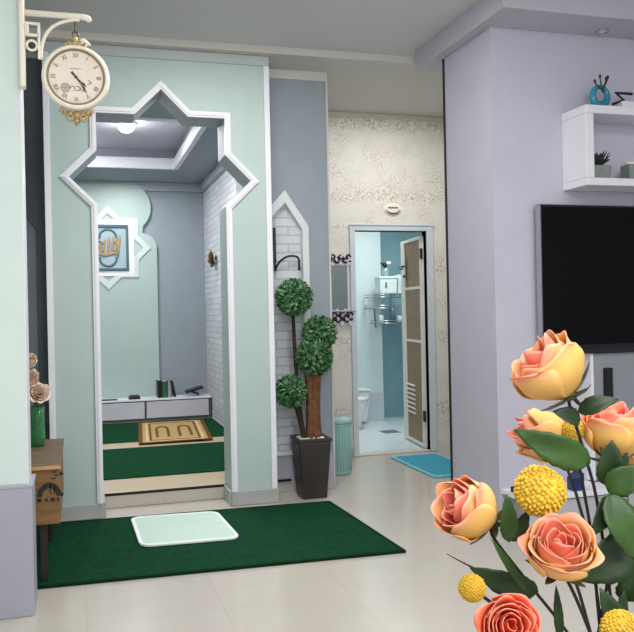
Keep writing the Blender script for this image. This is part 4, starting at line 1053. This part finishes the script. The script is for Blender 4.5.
LEAVES = [  # rose index, base, tip, width px, S, material, curl
 (1, (590, 463), (514, 430), 30, .74, LEAF, .10), (0, (580, 421), (553, 411), 17, .73, LEAF_DK, .1), (0, (578, 412), (618, 399), 17, .74, LEAF_DK, .15),
 (3, (509, 542), (507, 494), 17, .73, LEAF, .08), (3, (512, 541), (529, 510), 15, .74, LEAF_DK, .08), (3, (538, 592), (470, 568), 26, .75, LEAF_DK, .1),
 (3, (526, 592), (491, 538), 8, .735, LEAF, .04), (2, (608, 486), (612, 440), 26, .775, LEAF_DK, .08), (2, (608, 492), (642, 466), 27, .765, LEAF, .08),
 (2, (608, 494), (634, 560), 32, .755, LEAF, .08), (2, (609, 496), (592, 536), 22, .76, LEAF_DK, .08), (6, (634, 540), (574, 580), 44, .77, LEAF_DK, .08),
 (6, (626, 645), (600, 588), 26, .765, LEAF_DK, .1), (6, (622, 600), (640, 565), 24, .78, LEAF_DK, .1), (4, (607, 650), (625, 590), 20, .775, LEAF_DK, .05), (4, (560, 640), (556, 585), 9, .74, LEAF_DK, .03),
 (4, (600, 660), (614, 600), 18, .79, LEAF, .05), (5, (545, 660), (585, 632), 20, .70, LEAF_DK, .05), (2, (604, 436), (626, 480), 24, .79, LEAF_DK, .05)]
for (ri, b_, e_, w, s_, m_, cu) in LEAVES:
    mb = MB(); nr = (toward+UP*random.uniform(-.1, .5)+RT*random.uniform(-.35, .35)).normalized()
    leafmesh(mb, pk(*b_, s_), pk(*e_, s_-.01), w*s_/F*1.12, nr, cu, .22)
    mb.build('leaf', m_, roots[ri], solid=.0005)
# bare pointed twig
mb = MB().tube(bez(pk(536, 592, .76), pk(500, 580, .755), pk(475, 570, .75), pk(447, 554, .745), 10), [.0022-.00018*i for i in range(11)], 6); mb.build('twig', STEM_DK, roots[3], smooth=True)
# yellow ball flowers
BALLS = [('largest yellow ball flower, above the wide coral-hearted rose', (540, 491), .72, 26, [(548, 520), (575, 580), (595, 650)]),
         ('small yellow ball flower beside the open coral rose', (472, 588), .70, 14, [(500, 610), (545, 650), (585, 690)]),
         ('yellow ball flower low among dark leaves at the picture edge', (621, 631), .70, 21, [(618, 660), (613, 680), (608, 690)]),
         ('tiny yellow ball flower tucked between two peach roses', (573, 430), .80, 12, [(580, 470), (592, 540), (602, 640)])]
for i, (lab, (x, y), s_, rp, via) in enumerate(BALLS):
    c = pk(x, y, s_); r = rp*s_/F
    t = thing('ball_flower', lab, 'flower', VB+Vector((.014*math.cos(i*1.5+1), .014*math.sin(i*1.5+1), .012)), 'yellow ball flowers in the near bouquet')
    mb = MB().ball(c, r*.90, 3)
    n = 330
    for k in range(n):
        z = 1-2*(k+.5)/n; a_ = k*2.39996; d = Vector((math.sqrt(1-z*z)*math.cos(a_), math.sqrt(1-z*z)*math.sin(a_), z))
        d = (d+Vector([random.uniform(-.035, .035) for _ in range(3)])).normalized(); mb.ball(c+d*r*random.uniform(.90, .95), r*random.uniform(.06, .105), 1)
    mb.build('floret_head', YELLOW, t, smooth=True)
    ctrl = [c+(pk(*via[0], s_)-c).normalized()*r*.8]+[pk(a_[0], a_[1], s_+(SB-s_)*(k+1)/4) for k, a_ in enumerate(via)]+[VM+Vector((.018*math.cos(i*1.5+1), .018*math.sin(i*1.5+1), 0)), Vector(t.location)]
    pts = []
    for k in range(len(ctrl)-1):
        a0, a1, a2, a3 = ctrl[max(k-1, 0)], ctrl[k], ctrl[k+1], ctrl[min(k+2, len(ctrl)-1)]
        for q_ in range(5):
            u = q_/5; pts.append(.5*((2*a1)+(a2-a0)*u+(2*a0-5*a1+4*a2-a3)*u*u+(3*a1-a0-3*a2+a3)*u**3))
    pts.append(ctrl[-1]); MB().tube(pts, .0016, 7).build('stem', STEM_DK, t, smooth=True)
# the vase holding the bouquet and its table stand just under the picture's lower edge
t = thing('bouquet_vase', 'clear glass vase holding the near bouquet of peach roses', 'vase', VB)
MB().lathe([(.0, .008), (.036, .008), (.034, .12), (.040, .24), (.043, .24), (.038, .12), (.040, .0), (.0, 0)], VB, 32, cap0=False, cap1=False).build('body', GLASSC, t, smooth=True)
MB().ring(VM, .0415, .0025, ax=(0, 0, 1), n=32, k=8).build('lip', GLASSC, t, smooth=True)
t = thing('console_table', 'small wooden table under the near bouquet', 'table', (VB.x, VB.y, 0))
B(VB.x-.2, VB.x+.3, VB.y-.18, VB.y+.2, VB.z-.03, VB.z-.0005).build('tabletop', TABLE_TOP, t, bevel=.004)
for x, y in ((-.18, -.16), (.25, -.16), (-.18, .15), (.25, .15)): B(VB.x+x, VB.x+x+.035, VB.y+y, VB.y+y+.035, .001, VB.z-.031).build('leg', TABLE_TOP, t)

# ================================================================== LIGHT
def area(name, loc, size, power, color, aim=None, sizey=None):
    l = bpy.data.lights.new(name, 'AREA'); l.energy = power; l.color = color; l.size = size
    if sizey: l.shape = 'RECTANGLE'; l.size_y = sizey
    o = bpy.data.objects.new(name, l); COL.objects.link(o); o.location = loc
    if aim: o.rotation_euler = (Vector(aim)-Vector(loc)).to_track_quat('-Z', 'Y').to_euler()
    return o
area('unseen_living_lamp', (.9, 4.1, 3.17), .7, 40, (1, .985, .97))  # unseen fill added to lift the portal and the television wall's end
area('unseen_living_lamp', (.9, 1.4, 3.15), 1.0, 45, (1, .985, .97))
area('unseen_living_lamp', (2.6, 1.6, 3.15), 1.0, 40, (1, .985, .97))
area('unseen_living_lamp', (.4, -.8, 2.8), 1.8, 95, (1, .985, .97), (1.0, 4, 1.0))
area('hall_lamp', (2.6, 5.9, 3.1), .4, 22, (1, .975, .94))
def point(name, loc, power, color=(1, 1, 1), r=.06):
    l = bpy.data.lights.new(name, 'POINT'); l.energy = power; l.color = color; l.shadow_soft_size = r
    o = bpy.data.objects.new(name, l); COL.objects.link(o); o.location = loc
for p_ in ((.44, 7.50, 2.90), (-.2, 8.3, 2.95), (-.2, 6.9, 2.95)): point('prayer_lamp_and_fill', p_, 7)  # first is the tray lamp; the other two are unseen fill added for brightness
area('prayer_lamp_and_fill', (.44, 7.50, 2.99), .14, 26, (1, 1, 1))
for p_ in ((-.2, 8.0, 3.0), (.5, 9.05, 2.89), (-.2, 6.8, 3.0), (.9, 6.15, 2.89)): area('prayer_lamp_and_fill', p_, .16, 13, (1, 1, 1))  # unseen downlights added to brighten the prayer room walls
area('bath_lamp', (3.2, 7.9, 2.58), .5, 28, (1, .99, .98))
w = bpy.data.worlds.new('daylight'); S.world = w; w.use_nodes = True
w.node_tree.nodes['Background'].inputs[0].default_value = (.88, .92, 1.0, 1); w.node_tree.nodes['Background'].inputs[1].default_value = .9
